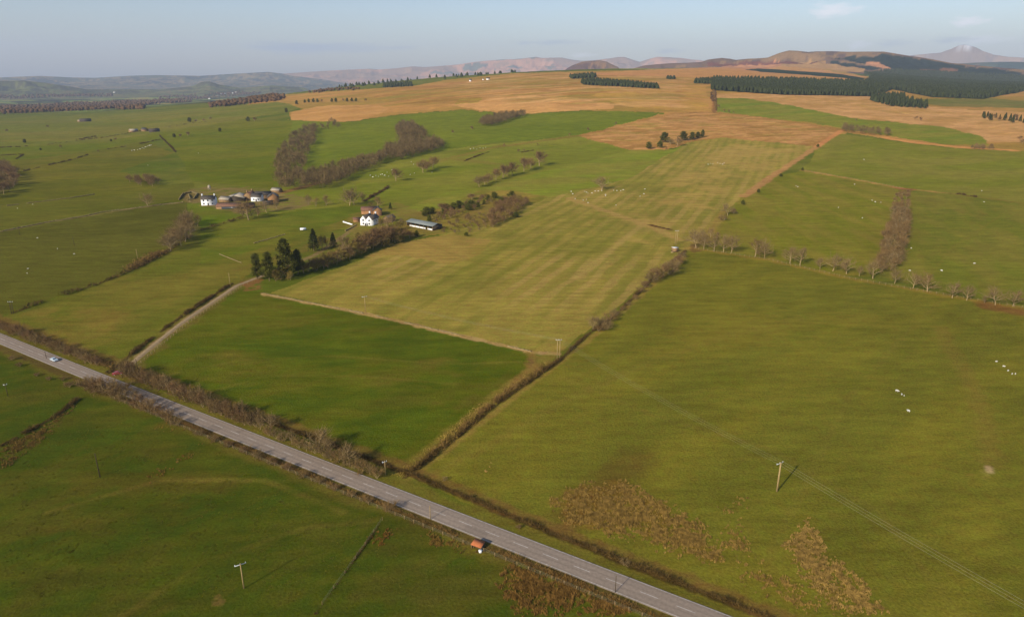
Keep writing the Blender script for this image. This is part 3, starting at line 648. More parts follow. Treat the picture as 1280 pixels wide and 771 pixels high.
# far tree belts (each line of small round trees on the moor edge)
def row(items, kinds, fmt, group, cat='tree', name='bare_tree', wide=1., side='left'):
    for i, it in enumerate(items):
        px, py, hp = it[:3]; k = it[3] if len(it) > 3 else random.choice(kinds); b, h = hm(px, py, hp)
        tree(k, b, h, fmt.format(ORD[i]), group, cat, name, it[4] if len(it) > 4 else wide)
row([(371,131,5.5),(381,129,4.5),(386,128.5,5),(392,128.5,5.5),(397,128.5,5),(402,128.5,5),(415,128,5),(420,128,5.5),(429,127.5,5),(434,127.5,5),(440,127.5,5),(445,127.5,5),(457,127.5,5)], E3+['wood0'], 'small dark tree {} from the left in the moor row', 'small dark trees in a row on the moor', name='round_tree')
row([(599,234,16),(610,229.5,14),(620,225.5,17),(629,222,18),(640,219,18),(655,214,19),(674,207.5,21),(606,231,12),(634,220,14),(664,211,15)], W4, 'bare tree {} from the left in the slanting row behind the shed', 'bare trees in the slanting row behind the shed', wide=1.1)
row([(495,226.5,18),(529,216,18),(541,212,18),(534,214,14)], W4, 'bare round tree {} from the left in the short row above the white house', 'bare trees in the short row above the white house', wide=1.15)
row([(752,237.5,20,'bare2',1.25)], B4, 'lone bare tree with a round crown among the sheep of the hay field', None)
row([(386,256,15),(395,258,13),(408,257,14),(437,257,25),(443,256,22),(452,253,15),(472,258,14)], B4, 'bare tree {} from the left in the line between the two farms', 'bare trees between the two farms')
row([(185,257.5,19),(311,275,27,'bare0',1.3),(300,266,14),(333,266,17),(346,262,16),(322,270,12)], B4, 'bare tree {} from the left among those standing by the long farm', 'bare trees by the long farm')
row([(322,349.5,34,'pine0',.85),(337,351,37,'pine1',.8),(359,347,50,'pine2',.95),(373,342,31,'pine1',.9)], P3, 'dark pine {} from the left in the clump beside the track bend', 'dark pines beside the track bend', name='pine_tree')
row([(393,314,28,'con0',1.2),(417,309,18,'con1',1.3)], C3, 'narrow dark conifer {} from the left along the drive to the white house', 'narrow conifers along the drive', name='conifer')
row([(351,349,19),(345,351,14),(396,338,13),(363,350,12)], O3, 'olive leafless bush {} from the left at the foot of the pines', 'olive bushes at the foot of the pines', 'shrub', 'shrub', 1.2)
row([(403,311,20),(409,311,18),(428,310,18),(436,309,14)], B4, 'bare tree {} from the left beside the narrow drive conifers', 'bare trees beside the narrow conifers')
thk = [(400,334,12),(408,332,14),(417,329,14),(425,326,15),(433,323,15),(441,320,15),(449,316,18),(456,312,19),(463,310,20),(470,307.5,21),(477,306,20),(484,304,20),(491,302,18),(498,300,16),(505,299,12),(512,298,9)]
thk += [(380,341,12),(386,339,13),(391,337,12),(397,335,13),(412,330,15),(430,323,17),(444,317,17),(458,310,19),(474,305,19),(488,301,17),(503,297,13),(405,336,10),(421,331,11),(437,324.5,12),(452,317,13),(466,312,14),(480,308,13),(494,304,12)]
thk.sort()
row([(a, b, c*1.18, random.choice(['wood3', 'wood0', 'olive0', 'olive1', 'wood2'])) for a, b, c in thk], O3, 'thicket tree {} from the left below the white house', 'thicket trees below the white house', wide=1.4)
row([(446,308,10,'ever0'),(460,305,10,'ever1'),(521,296,8,'ever2'),(448,300,9,'ever1')], E3, 'evergreen bush {} from the left in the white house thicket', 'evergreen bushes in the thicket', 'shrub', 'evergreen_bush')
row([(488,262,9,'con1',1.2),(534,268,9,'ever0'),(540,266,7,'ever1'),(530,270,5,'ever2'),(552,264,11,'wood3'),(558,263,8,'ever0'),(567,261,8,'ever2'),(574,259,8,'ever1'),(588,259,9,'ever0'),(590,250,9,'wood3'),(586,263,7,'ever2')], E3, 'bush {} from the left on the bank behind the shed', 'bushes along the bank behind the shed', 'shrub', 'bush', 1.9)
row([(618,248,8,'ever1'),(640,248,9,'ever2'),(626,254,7,'ever0'),(645,272,7,'ever2'),(583,295,5,'ever1')], E3, 'round dark evergreen {} from the left on the rough bank', 'round dark evergreens on the rough bank', 'shrub', 'evergreen_bush', 1.6)
wood([(612,275),(620,258),(630,252),(652,250),(658,256),(645,266),(632,278),(615,285)], 4.5, 80, ['shrub2', 'shrub0', 'wood3', 'olive1'], (4.5, 8), 'leafless brown bush in the thicket on the rough bank', 'brown bushes of the bank thicket', 15, 'shrub', 'bush')
wood([(528,276),(560,266),(606,246),(616,252),(590,264),(545,280)], 5, 40, ['olive1', 'shrub2', 'wood3', 'ever1'], (3, 6), 'mixed scrub bush along the hollow between the shed and the thicket', 'scrub bushes of the hollow', 17, 'shrub', 'bush')
wood([(545,290),(575,272),(605,268),(610,285),(580,293)], 5, 34, ['shrub1', 'olive2', 'shrub0'], (2, 4), 'low scrub bush on the slope right of the open shed', 'low scrub bushes right of the shed', 16, 'shrub', 'bush')
row([(811,186.5,9,'ever0',1.2),(825,185,9,'ever1',1.2),(830,178,13,'pine0',1.9),(846,183,14,'bare1',1.5),(838,181,10,'bare3',1.4),(854,176,12,'pine1',1.8),(865,175,10,'pine2',1.7),(872,173,8,'ever2',1.3),(878,172,10,'pine1',1.1),(833,187,3,'shrub2')], P3, 'tree {} from the left in the small brown field clump', 'mixed trees on the brown field edge', name='tree')
T1 = [(870,310,19),(880,312,18),(892.5,314.5,17),(904,315.5,19),(914,316,20),(944,320.5,19),(955.5,322,18),(987.5,329.5,18),(1000,331.5,19),(1025,336,12),(1041,339,19),(1058,342.5,17),(1074,345.5,12),(1091,348.5,20),(1118,354.5,17),(1141,360.5,17),(1159,364.5,19),(1190,372.5,17),(1208,375.5,17),(1244,381,19),(1266,383,18),(1230,379,8)]
T1 = sorted((a, b, c*1.3) for a, b, c in T1)
row(T1, G3+['bare0'], 'pale bare tree {} from the left in the row above the big pasture', 'bare trees in the row along the big pasture', wide=1.15)
row([(878,299,14),(888,297,13),(872,302,11),(896,299,11)], B4, 'bare tree {} from the left behind the tree row start', 'bare trees behind the start of the tree row')
row([(909.5,269.5,17,'grey1',1.2),(904,276,9,'shrub1',1.3),(917,267,7,'shrub2',1.5),(928.5,256,6,'ever1',1.2),(948,241,5,'ever2',1.1),(976,221,4,'ever0',1.4),(1003,213.5,4,'ever1',1.2),(1022,184,4,'ever0',1.3)], G3, 'bush {} from the left along the right boundary of the hay field', 'bushes on the right boundary of the hay field')
row([(1145,150,5,'wood1',1.2),(1150,151,5,'wood3',1.2),(1275,175,6,'wood0',1.2),(1278,180,7,'wood0',1.2),(1070,151,3,'shrub0',1)], W4, 'small bare bush {} from the left on the pale moor on the right', 'small bushes on the pale moor', 'shrub', 'bush')
H2B = [(741,413,20,'grey0',1.2),(752,408,13),(762,402,12),(768,396,10),(778,388,6),(786,382,5),(794,374,6),(800,366,8),(806,360,10),(813,353,13),(820,350,17),(828,347,20,'wood0',1),(836,343,17),(842,338,14),(848,330,12),(853,322,9),(758,412,12),(748,414,9)]
H2B.sort()
row(H2B, ['shrub2', 'shrub0', 'shrub1'], 'bare bush {} from the left in the gappy hay field hedge', 'bare bushes in the gappy hedge beside the hay field', 'shrub', 'bush', 1.4)
# shrubs by the road
rs = []
for px, py in [(x, 414+(x)*.377) for x in range(2, 126, 7)]: rs.append((px, py-2+random.uniform(-2, 1), random.uniform(10, 17)))
row(rs, S3, 'bare roadside bush {} from the left before the road junction', 'bare bushes before the road junction', 'shrub', 'bush', 1.1)
rs = []
x = 158
while x < 330: rs.append((x, 472+(x-155)*.405+random.uniform(-6, -1), random.uniform(15, 24))); x += random.uniform(5.5, 8)
row(rs, ['shrub0', 'shrub2', 'shrub1', 'grey1'], 'bare roadside bush {} right of the junction, far verge', 'bare bushes right of the road junction', 'shrub', 'bush', 1.0)
rs = []
x = 336
while x < 480: rs.append((x, 547+(x-336)*.40+random.uniform(-6, -2), random.uniform(13, 19))); x += random.uniform(8, 11)
row(rs, ['shrub0', 'grey2', 'shrub1'], 'leafless verge bush {} from the left before the field corner pole', 'leafless verge bushes up to the corner pole', 'shrub', 'bush', 1.1)
row([(338,538,24,'grey0',1.1),(398,565,31,'grey1',1.3),(411,570,24,'grey2',1.2),(437,581,29,'grey0',1.2),(304,520,22,'grey2',1.1)], G3, 'tall pale bare tree {} from the left on the far verge of the road', 'tall pale bare trees on the verge')
row([(108,486,16),(118,489,19),(127,491,20),(138,493,20),(150,496,20),(162,502,18),(174,508,17),(186,514,16),(198,519,14),(210,525,13),(222,531,12)], S3, 'bare bramble bush {} from the left on the near verge by the junction', 'bramble bushes on the near verge', 'shrub', 'bush', 1.5)
row([(250,544,8),(268,552,8),(286,559,9),(304,565,8),(322,572,10),(340,580,9),(360,588,10),(380,596,9),(400,604,9),(420,612,8),(440,620,8),(460,628,9),(487,638,12)], S3, 'low bramble {} from the left along the near road edge', 'low brambles along the near road edge', 'shrub', 'bush', 1.6)
row([(15,450,6),(25,458,6),(46,470,5),(62,475,5),(79,475,5),(87,484,9)], S3, 'small dark scrub bush {} from the left in the grass below the road', 'small scrub bushes below the road', 'shrub', 'bush', 1.6)
row([(649,660,5),(556,600,5),(780,706,8)], S3, 'low dark bush {} from the left by the roadside ditch', 'low bushes by the roadside ditch', 'shrub', 'bush', 1.5)
row([(9,165,4),(60,160,4),(31,179,5),(51,188,3),(76,185,4),(139,177,3),(145,176,4),(123,190,3),(237,153,6),(245,153,4),(255,152,4),(263,150,4),(218,172,5),(226,172,5),(235,170,6),(310,152,6),(318,152,6),(275,165,5)], ['wood0', 'wood3', 'ever0'], 'small distant tree {} from the left in the far pastures', 'small distant trees among the far pastures', wide=1.2)
row([(566,167,5),(590,162,5),(545,175,4),(630,183,4),(712,170,4),(735,163,4),(770,156,4),(672,182,3),(655,190,4),(648,190,4)], ['shrub0', 'wood0'], 'small bare bush {} from the left along the far green field boundary', 'small bushes dotted along the green field boundary', 'shrub', 'bush')
row([(358,141,6,'ever0'),(898,135,5,'wood0'),(905,140,4),(911,141,4),(917,142,3)], ['wood0', 'shrub2'], 'dark bush {} from the left at the far field corners on the moor', 'dark bushes at the far field corners', 'shrub', 'bush')
# ------------------------------------------------------------------ plantations and far woods (uncountable: stuff)
def forest(name, poly, spacing, limit, h, w, label, mat=M_FOR, seed=1, rnd=False, cat='forest', sides=5):
    pts = [p for p in sample_poly(poly, spacing, limit, seed) if not rnd or vnoise(p[0]/70, p[1]/150, seed) > .33]; rng = np.random.default_rng(seed); mb = MB()
    for p in pts:
        z = T(*p)-.5; H = rng.uniform(*h); Wd = w*rng.uniform(.8, 1.2); th = rng.random()*6+np.arange(sides)/sides*2*PI
        jr = rng.uniform(.75, 1.2, sides)
        if rnd:
            v = [[p[0]+Wd*.35*math.cos(t), p[1]+Wd*.35*math.sin(t), z] for t in th]+[[p[0]+Wd*j*math.cos(t), p[1]+Wd*j*math.sin(t), z+H*.55*j] for t, j in zip(th, jr)]+[[p[0]+Wd*.6*j*math.cos(t+.5), p[1]+Wd*.6*j*math.sin(t+.5), z+H*.9*(.9+.1*j)] for t, j in zip(th, jr)]+[[p[0], p[1], z+H]]
            q = [[r_*sides+k, r_*sides+(k+1) % sides, (r_+1)*sides+(k+1) % sides, (r_+1)*sides+k] for r_ in (0, 1) for k in range(sides)]
            t_ = [[2*sides+k, 2*sides+(k+1) % sides, 3*sides] for k in range(sides)]
        else:
            v = [[p[0]+Wd*j*math.cos(t), p[1]+Wd*j*math.sin(t), z+H*.12*j] for t, j in zip(th, jr)]+[[p[0]+Wd*.66*j*math.cos(t+.6), p[1]+Wd*.45*j*math.sin(t+.6), z+H*.62] for t, j in zip(th, jr[::-1])]+[[p[0], p[1], z+H], [p[0], p[1], z]]
            q = [[k, (k+1) % sides, sides+(k+1) % sides, sides+k] for k in range(sides)]
            t_ = [[sides+k, sides+(k+1) % sides, 2*sides] for k in range(sides)]
        mb.add(v, q, t_)
    o = mb.obj(name, mat); tag(o, label, cat, None, 'stuff'); return o
M_FW = simple('far_bare_wood', col(86,66,48), 1, .4, .05, spec=.05)
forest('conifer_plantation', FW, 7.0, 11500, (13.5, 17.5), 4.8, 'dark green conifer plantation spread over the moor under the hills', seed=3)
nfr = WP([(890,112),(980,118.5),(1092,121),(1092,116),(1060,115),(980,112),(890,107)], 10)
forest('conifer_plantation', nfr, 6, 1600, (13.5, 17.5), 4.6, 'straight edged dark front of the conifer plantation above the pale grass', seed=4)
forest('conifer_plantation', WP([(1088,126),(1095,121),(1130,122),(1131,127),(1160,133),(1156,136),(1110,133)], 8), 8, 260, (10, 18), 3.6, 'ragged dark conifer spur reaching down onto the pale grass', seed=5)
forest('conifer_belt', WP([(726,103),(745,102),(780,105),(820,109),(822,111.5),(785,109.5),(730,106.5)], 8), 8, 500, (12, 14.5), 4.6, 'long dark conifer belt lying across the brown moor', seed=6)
forest('conifer_belt', WP([(712,97),(740,94.5),(745,96),(742,98),(715,99)], 8), 10, 200, (12, 14.5), 4.6, 'short dark conifer belt higher on the brown moor', seed=7)
forest('conifer_belt', WP([(868,105),(890,105.5),(890,101.5),(870,102)], 8), 8, 150, (12, 14.5), 4.6, 'small dark conifer block touching the left end of the plantation', seed=8)
forest('conifer_belt', WP([(834,99.5),(843,99.5),(843,98),(834,98)], 6), 10, 40, (9, 12), 4, 'tiny dark conifer block alone on the upper moor', seed=9)
forest('conifer_belt', WP([(330,116),(400,111.3),(480,107),(540,103),(575,98),(620,93),(645,91),(615,89),(560,93.5),(500,99),(420,105),(335,110.5)], 10), 9.5, 5000, (13, 17), 6, 'long dark conifer belt along the ridge below the far hills', seed=10)
forest('conifer_belt', WP([(479,110),(515,108.5),(514,105.5),(480,107)], 8), 12, 200, (13, 18), 5, 'separate dark conifer block in front of the ridge belt', seed=11)
forest('bare_wood', WP([(-60,146),(0,144),(60,140),(120,138),(180,137),(182,131),(240,128),(180,126.5),(100,129),(0,134),(-60,136)], 14), 17, 2600, (9, 15), 8, 'brown leafless woodland belt across the valley behind the left pastures', M_FW, 12, True)
forest('bare_wood', WP([(262,136),(300,131),(350,126.5),(358,123.5),(345,119.5),(300,125.5),(262,129)], 12), 14, 900, (9, 14), 8, 'brown leafless wood strip at the left edge of the moor', M_FW, 13, True)
forest('bare_wood', WP([(385,117),(430,115),(450,112.5),(440,111),(388,114)], 12), 22, 120, (7, 11), 6, 'scattered dark wood along the green ridge before the conifer belt', M_FW, 14, True)
for k, (pts, lim, lab) in enumerate((([(180,132),(240,125),(300,120),(330,116),(300,115),(200,121)], 400, 'bluish leafless wood in the valley right of the far town'), ([(-60,128),(60,122),(140,121),(140,118),(0,120),(-60,122)], 500, 'dark leafless wood far across the valley on the left'))):
    forest('bare_wood', WP(pts, 14), 26, lim, (9, 14), 11, lab, M_FW, 15+k, True)
forest('scrub', WP([(888,140),(896,140),(895,112),(889,112)], 8), 8, 110, (3, 5), 2.5, 'dark scrub line running up the moor to the plantation corner', M_FW, 18, True, 'scrub')
# ------------------------------------------------------------------ hedges, walls, fences
M_HB = simple('hedge_twigs', col(116,92,58), 1, .4, .6, spec=.05)
M_HD = simple('dark_hedge_twigs', col(86,70,42), 1, .4, .6, spec=.05)
M_ST = simple('dyke_stone', col(138,122,92), .95, .35, 1.2, .3)
M_STD = simple('mossy_stone', col(112,100,70), .95, .35, 1.2, .3)
M_WD = simple('weathered_wood', col(140,118,90), .9, .25, 3)
M_BK = simple('bank_grass', col(136,116,62), 1, .5, .5, spec=.05)
def resample(L, step):
    d = np.r_[0, np.cumsum(np.hypot(*(L[1:]-L[:-1]).T))]; s = np.arange(0, d[-1], step)
    return np.stack([np.interp(s, d, L[:, 0]), np.interp(s, d, L[:, 1])], 1)
def hedge(pts, w, h, label, mat=M_HB, density=26, tw=.10, gap=.3, seed=1, group=None, world=False, name='hedge'):
    L = resample(np.array(pts) if world else WL(pts), 1.0); rng = np.random.default_rng(seed)
    n = int(len(L)*density); i = rng.integers(0, len(L)-1, n)
    hh = h*(.15+1.35*sstep(.25, .75, fbm(L[i, 0]/5, L[i, 1]/5, seed, 3))); keep = vnoise(L[i, 0]/6, L[i, 1]/6, seed+9) > gap; i = i[keep]; hh = hh[keep]; n = len(i)
    z0 = gterrain(L[:, 0], L[:, 1])
    off = rng.normal(size=(n, 2))*w*.3; b = np.stack([L[i, 0]+off[:, 0], L[i, 1]+off[:, 1], z0[i]+rng.random(n)*hh*.6], 1)
    d = rng.normal(size=(n, 3))*[.5, .5, .4]+[0, 0, .45]; t = b+d*np.minimum(hh, 1.5)[:, None]*.8
    s = rng.normal(size=(n, 3)); s /= np.linalg.norm(s, axis=1)[:, None]; s *= tw*rng.uniform(.7, 1.6, n)[:, None]
    mb = MB(); mb.add(np.stack([b-s, b+s, t], 1).reshape(-1, 3), (), np.arange(3*n).reshape(-1, 3))
    o = mb.obj(name, mat); return tag(o, label, 'hedge', group)
def wall(pts, w, h, label, mat=M_ST, step=.9, gap=.12, seed=1, group=None, name='dry_stone_wall', cat='wall'):
    L = resample(WL(pts), step); rng = np.random.default_rng(seed); mb = MB(); z0 = gterrain(L[:, 0], L[:, 1])
    for i in range(len(L)-1):
        if vnoise(L[i, 0]/7, L[i, 1]/7, seed+3) < gap: continue
        a = math.atan2(*(L[i+1]-L[i])[::-1]); hh = h*rng.uniform(.55, 1.15)
        mb.box(L[i, 0]+rng.normal()*.08, L[i, 1]+rng.normal()*.08, z0[i]+hh/2-.1, step*rng.uniform(.85, 1.1), w*rng.uniform(.7, 1.2), hh+.2, a+rng.normal()*.1)
    o = mb.obj(name, mat); return tag(o, label, cat, group)
def fence(pts, label, step=3.0, h=1.2, group=None, pr=.07, world=False):
    L = resample(np.array(pts) if world else WL(pts), step); z0 = gterrain(L[:, 0], L[:, 1])
    e = empty('fence', (L[0, 0], L[0, 1], z0[0])); tag(e, label, 'fence', group); o = np.array([L[0, 0], L[0, 1], z0[0]])
    pm = MB().box(0, 0, h/2-.1, pr*2, pr*2, h+.2).mesh('post', M_WD)
    order = np.argsort(np.hypot(L[:, 0], L[:, 1])); rest = MB()
    for c_, k_ in enumerate(order):
        q_ = (L[k_, 0]-o[0], L[k_, 1]-o[1], z0[k_]-o[2])
        if c_ < 100: po = link('post', pm, e); po.location = q_; po.rotation_euler = (random.uniform(-.06, .06), random.uniform(-.06, .06), random.random())
        else: rest.box(q_[0], q_[1], q_[2]+h/2-.1, pr*2, pr*2, h+.2)
    if rest.n: rest.obj('posts', M_WD, e)['kind'] = 'stuff'
    wb = MB()
    for k in (.4, .75, 1.05): wb.tube([(p[0]-o[0], p[1]-o[1], z-o[2]+h*k*.95) for p, z in zip(L, z0)], .012, 3, False)
    wb.obj('wires', M_WIRE, e); return e
M_WIRE = simple('weathered_wire', col(150,150,140), .6, .1, 1, metal=.3)
hedge([(503,592),(560,548),(621,497),(672,464),(700,446)], 3.4, 1.0, 'scrubby straw coloured hedge bank between the front pasture and the big right pasture', M_BK, 60, .09, .12, 2)
hedge([(506,594),(561,551),(622,500),(675,463),(705,443)], 2.2, 1.5, 'brown thorn scrub growing on the straw coloured bank', M_HB, 40, .09, .4, 42)
hedge([(506,597),(560,556),(621,505),(678,466),(700,450),(735,418),(769,394),(815,350),(857,314)], 1.4, 1.3, 'dark ditch line of brambles along the near side of the long bank hedge', M_HD, 60, .09, .2, 3, name='bramble_hedge')
hedge([(15,392),(65,374),(124,355),(161,340),(181,330),(207,317),(233,298),(251,288),(306,272)], 2.4, 2.2, 'dark gappy hedge along the burn between the left pastures', M_HD, 20, .16, .25, 4)
hedge([(161,337),(181,327),(207,313)], 7, 2.4, 'brown bramble patch on the burn bank below the tall bare trees', M_HB, 60, .16, .1, 5, name='bramble_hedge')
hedge((RC+RNORM*DOFF)[(S > 150)], 1.1, .9, 'low dark hedge in the ditch along the far side of the road', M_HD, 60, .07, .12, 6, world=True)
sel = (S > -120) & (S < 150)
hedge(RC[sel]+RNORM[sel]*7.5, 2.5, 1.6, 'leafless roadside hedge along the far verge left of the field corner', M_HB, 60, .07, .1, 7, world=True)
sel = (S > 95) & (S < 300)
hedge(RC[sel]-RNORM[sel]*4.9, 1.2, .8, 'low brown bramble hedge hugging the near edge of the road', M_HB, 70, .06, .1, 8, world=True)
off = TRW[:len(TRW)//2+2]; dt = np.gradient(off, axis=0); dt /= np.linalg.norm(dt, axis=1)[:, None]
hedge(off+np.stack([-dt[:, 1], dt[:, 0]], 1)*4.2, 1.6, 1.2, 'dark hedge along the left side of the farm track', M_HD, 50, .1, .2, 9, world=True)
fence(off-np.stack([-dt[:, 1], dt[:, 0]], 1)*3.6, 'post and wire fence along the right side of the farm track', world=True)
hedge([(455,252),(465,246),(476,240),(486,234)], 2.1, 2.1, 'dark thick hedge between the bare trees above the white house', M_HD, 54, 0.16, .05, 10)
hedge([(580,202),(600,194),(612,190)], 1.4, 1.3, 'dark hedge remnant above the white house pastures', M_HD, 30, 0.16, .2, 11)
hedge([(652,191),(668,188)], 1.4, 1.3, 'short dark hedge left of the brown field', M_HD, 50, 0.16, .2, 12)
hedge([(1186,242),(1200,243),(1210,245),(1222,247)], 1.4, 1.6, 'short thick dark hedge on the boundary of the two right pastures', M_HD, 70, 0.16, .1, 13)
hedge([(0,558),(35,540),(70,520),(100,497)], 1.6, .9, 'dark bramble hedge in the ditch below the road on the left', M_HD, 90, .07, .1, 14, name='bramble_hedge')
hedge([(385,780),(420,732),(450,690),(478,650)], .6, .45, 'thin dark line of rank grass along the field ditch below the road', M_HD, 60, .05, .15, 15, name='bramble_hedge')
hedge([(30,214),(60,207),(90,200),(112,193)], 1.8, 1.4, 'dark hedge leading right from the left edge wood', M_HD, 21, 0.28, .38, 16)
hedge([(20,199),(30,193),(-20,196)], 1.4, 1.5, 'short dark hedge behind the left edge wood', M_HD, 21, 0.28, .38, 17)
hedge([(135,187),(158,183)], 1.8, 1.4, 'short dark hedge left of the sheep in the left pasture', M_HD, 21, 0.32, .38, 18)
hedge([(175,180),(200,175)], 1.8, 1.4, 'dark hedge below the dark distant farm', M_HD, 21, 0.32, .38, 19)
hedge([(96,175),(120,171)], 1.8, 1.8, 'straight short dark hedge left of the dark distant farm', M_HD, 30, 0.40, .38, 20)
hedge([(200,170),(212,182),(220,191)], 1.8, 1.6, 'dark slanting hedge running down from the dark distant farm', M_HD, 36, 0.32, .38, 21)
hedge([(0,185),(35,183)], 1.8, 1.4, 'faint hedge at the far left of the distant pastures', M_HD, 18, 0.40, .38, 22)
hedge([(60,181),(130,172),(200,160),(260,152)], 1.8, 1.2, 'long faint hedge across the distant left pastures', M_HD, 8, 0.40, .38, 23)
hedge([(895,138),(892,113)], 3, 3, 'brown hedge climbing the moor beside the green strip', M_HB, 30, .4, .2, 24)
wall([(328,367),(460,393),(600,425),(665,440)], .6, .45, 'tumbledown pale stone dyke between the hay field and the front pasture', M_ST, .6, .42, 2)
hedge([(328,367),(460,393),(600,425),(665,440)], 1.6, .5, 'strip of pale rank grass along the tumbledown dyke', simple('rank_grass', col(160,134,84), 1, .4, .6, spec=.05), 40, .06, .3, 40, name='rank_grass')
wall([(0,290),(60,278),(104,271),(130,265),(166,261),(202,256),(241,252)], 0.6, .8, 'pale dry stone wall running left from the white farmhouse', M_ST, 1.2, .15, 3)
wall([(5,258),(86,248),(120,243)], 1.0, .8, 'dark mossy stone wall in the left pasture above the pale one', M_STD, 1.4, .3, 4)
wall([(275,318),(290,324),(303,329)], .4, .35, 'short pale wall stub in the field left of the pines', M_ST, 1, .1, 5)
wall([(318,304),(340,298),(357,293)], .5, .6, 'pale stone wall running up to the drive above the pines', M_ST, 1, .1, 6)
fence([(1003,213.5),(1060,223),(1130,236)], 'post and wire fence along the straw strip beyond the tree row', 4, 1.3, pr=.12)
fence([(868,311),(960,325),(1060,348),(1180,369),(1290,387)], 'post and wire fence under the bare tree row of the big pasture', 3, 1.2, pr=.08)
sel = (S > 100) & (S < 330)
fence(RC[sel]-RNORM[sel]*6.6, 'post and wire fence below the near edge of the road', 3, 1.1, pr=.06, world=True)
fence([(478,650),(452,688),(420,732),(388,776)], 'thin wire fence running down the lower pasture from the road', 5, 1.0, pr=.035)
# ------------------------------------------------------------------ rushes (stuff)
def tufts(name, key, n, h, c, label, seed, thr=.42, s=7, spread=.27):
    poly = WP(RUSH[key], 12) if isinstance(key, str) else WP(key, 12); rng = np.random.default_rng(seed); lo = poly.min(0); hi = poly.max(0)
    p = lo+rng.random((n*6, 2))*(hi-lo); p = p[inpoly(p[:, 0], p[:, 1], poly)]
    L = np.vstack([poly, poly[:1]]); f = np.clip(dline(p[:, 0], p[:, 1], L, 8)/8, 0, 1)
    pr_ = sstep(thr-.14, thr+.14, fbm(p[:, 0]/s, p[:, 1]/s, seed, 4, .65)-(1-f)*.15)*f*(.12+.88*sstep(.42, .58, fbm(p[:, 0]/1.7, p[:, 1]/1.7, seed+3, 3)))
    p = p[rng.random(len(p)) < pr_][:n]
    z = gterrain(p[:, 0], p[:, 1]); K = 12; m = len(p)
    P3_ = np.repeat(np.stack([p[:, 0], p[:, 1], z], 1), K, 0); sc = np.repeat(rng.uniform(.6, 1.3, m), K)[:, None]
    a = rng.random(m*K)*2*PI; r = spread*np.sqrt(rng.random(m*K)); b = P3_+np.stack([r*np.cos(a), r*np.sin(a), r*0], 1)*sc
    t = b+np.stack([np.cos(a)*.35*h*rng.random(m*K), np.sin(a)*.35*h*rng.random(m*K), h*rng.uniform(.6, 1.1, m*K)], 1)*sc
    sd_ = np.stack([-np.sin(a+rng.normal(size=m*K)), np.cos(a), a*0], 1)*.07*sc
    mb = MB(); mb.add(np.stack([b-sd_, b+sd_, t], 1).reshape(-1, 3), (), np.arange(3*m*K).reshape(-1, 3))
    o = mb.obj(name, simple('rush_stems_'+str(seed), c, 1, .5, .9, spec=.05)); tag(o, label, 'rushes', None, 'stuff')
tufts('rushes', 'a', 5600, .48, col(140,116,68), 'dense patch of straw coloured rushes in the big pasture beside the road', 1, .28)
tufts('rushes', 'b', 2400, .44, col(138,114,66), 'scattered straw rushes right of the dense patch in the big pasture', 2, .42, 4)
tufts('rushes', 'c', 3100, .46, col(144,120,72), 'pale rush patch at the bottom of the big pasture', 3, .32)
tufts('rushes', 'd', 5000, .52, col(124,96,54), 'dark brown rushes below the near edge of the road', 4, .3, 4)
tufts('rushes', 'e', 140, .4, col(176,142,86), 'small pale rush patch near the corner of the big pasture', 5, .5, 3)
tufts('rushes', 'f', 900, .5, col(122,98,52), 'brown rushes around the orange roofed shelter', 6, .42, 4)
tufts('rushes', 'g', 240, .45, col(122,90,46), 'small brown rush clump beside the lower field fence', 7, .4, 4)
tufts('rushes', 'h', 500, .45, col(126,100,52), 'brown rushes along a wet hollow in the lower left pasture', 8, .4, 4)
tufts('rushes', 'i', 1500, .5, col(122,100,56), 'brown rushes along the ditch at the lower left', 9, .3, 5)
tufts('rushes', 'j', 350, .4, col(128,108,50), 'olive rush clumps near the road in the lower left pasture', 10, .48, 4)
tufts('long_grass', [(-20,560),(60,520),(200,520),(400,610),(640,700),(640,771),(-20,771)], 3500, .14, col(100,98,34), 'coarse grass tufts in the lower left pasture', 11, .5, 5, .35)
# ------------------------------------------------------------------ road and track
M_ASP = simple('asphalt', col(142,122,112), .9, .12, .7, .15)
M_WHT = simple('road_paint', np.array([.5, .45, .38]), .8, .25, 1.5)
M_TRK = simple('track_gravel', col(142,122,98), 1, .25, .8, .2)
def ribbon_mesh(name, Lc, Nn, offs, z, mat, parent=None):
    z0 = gterrain(Lc[:, 0], Lc[:, 1])+z; k = len(offs); v = []
    for i in range(len(Lc)):
        for o_, dz in offs: v.append([Lc[i, 0]+Nn[i, 0]*o_, Lc[i, 1]+Nn[i, 1]*o_, z0[i]+dz])
    q = [[i*k+j, (i+1)*k+j, (i+1)*k+j+1, i*k+j+1] for i in range(len(Lc)-1) for j in range(k-1)]
    mb = MB(); mb.add(v, q); return mb.obj(name, mat, parent)
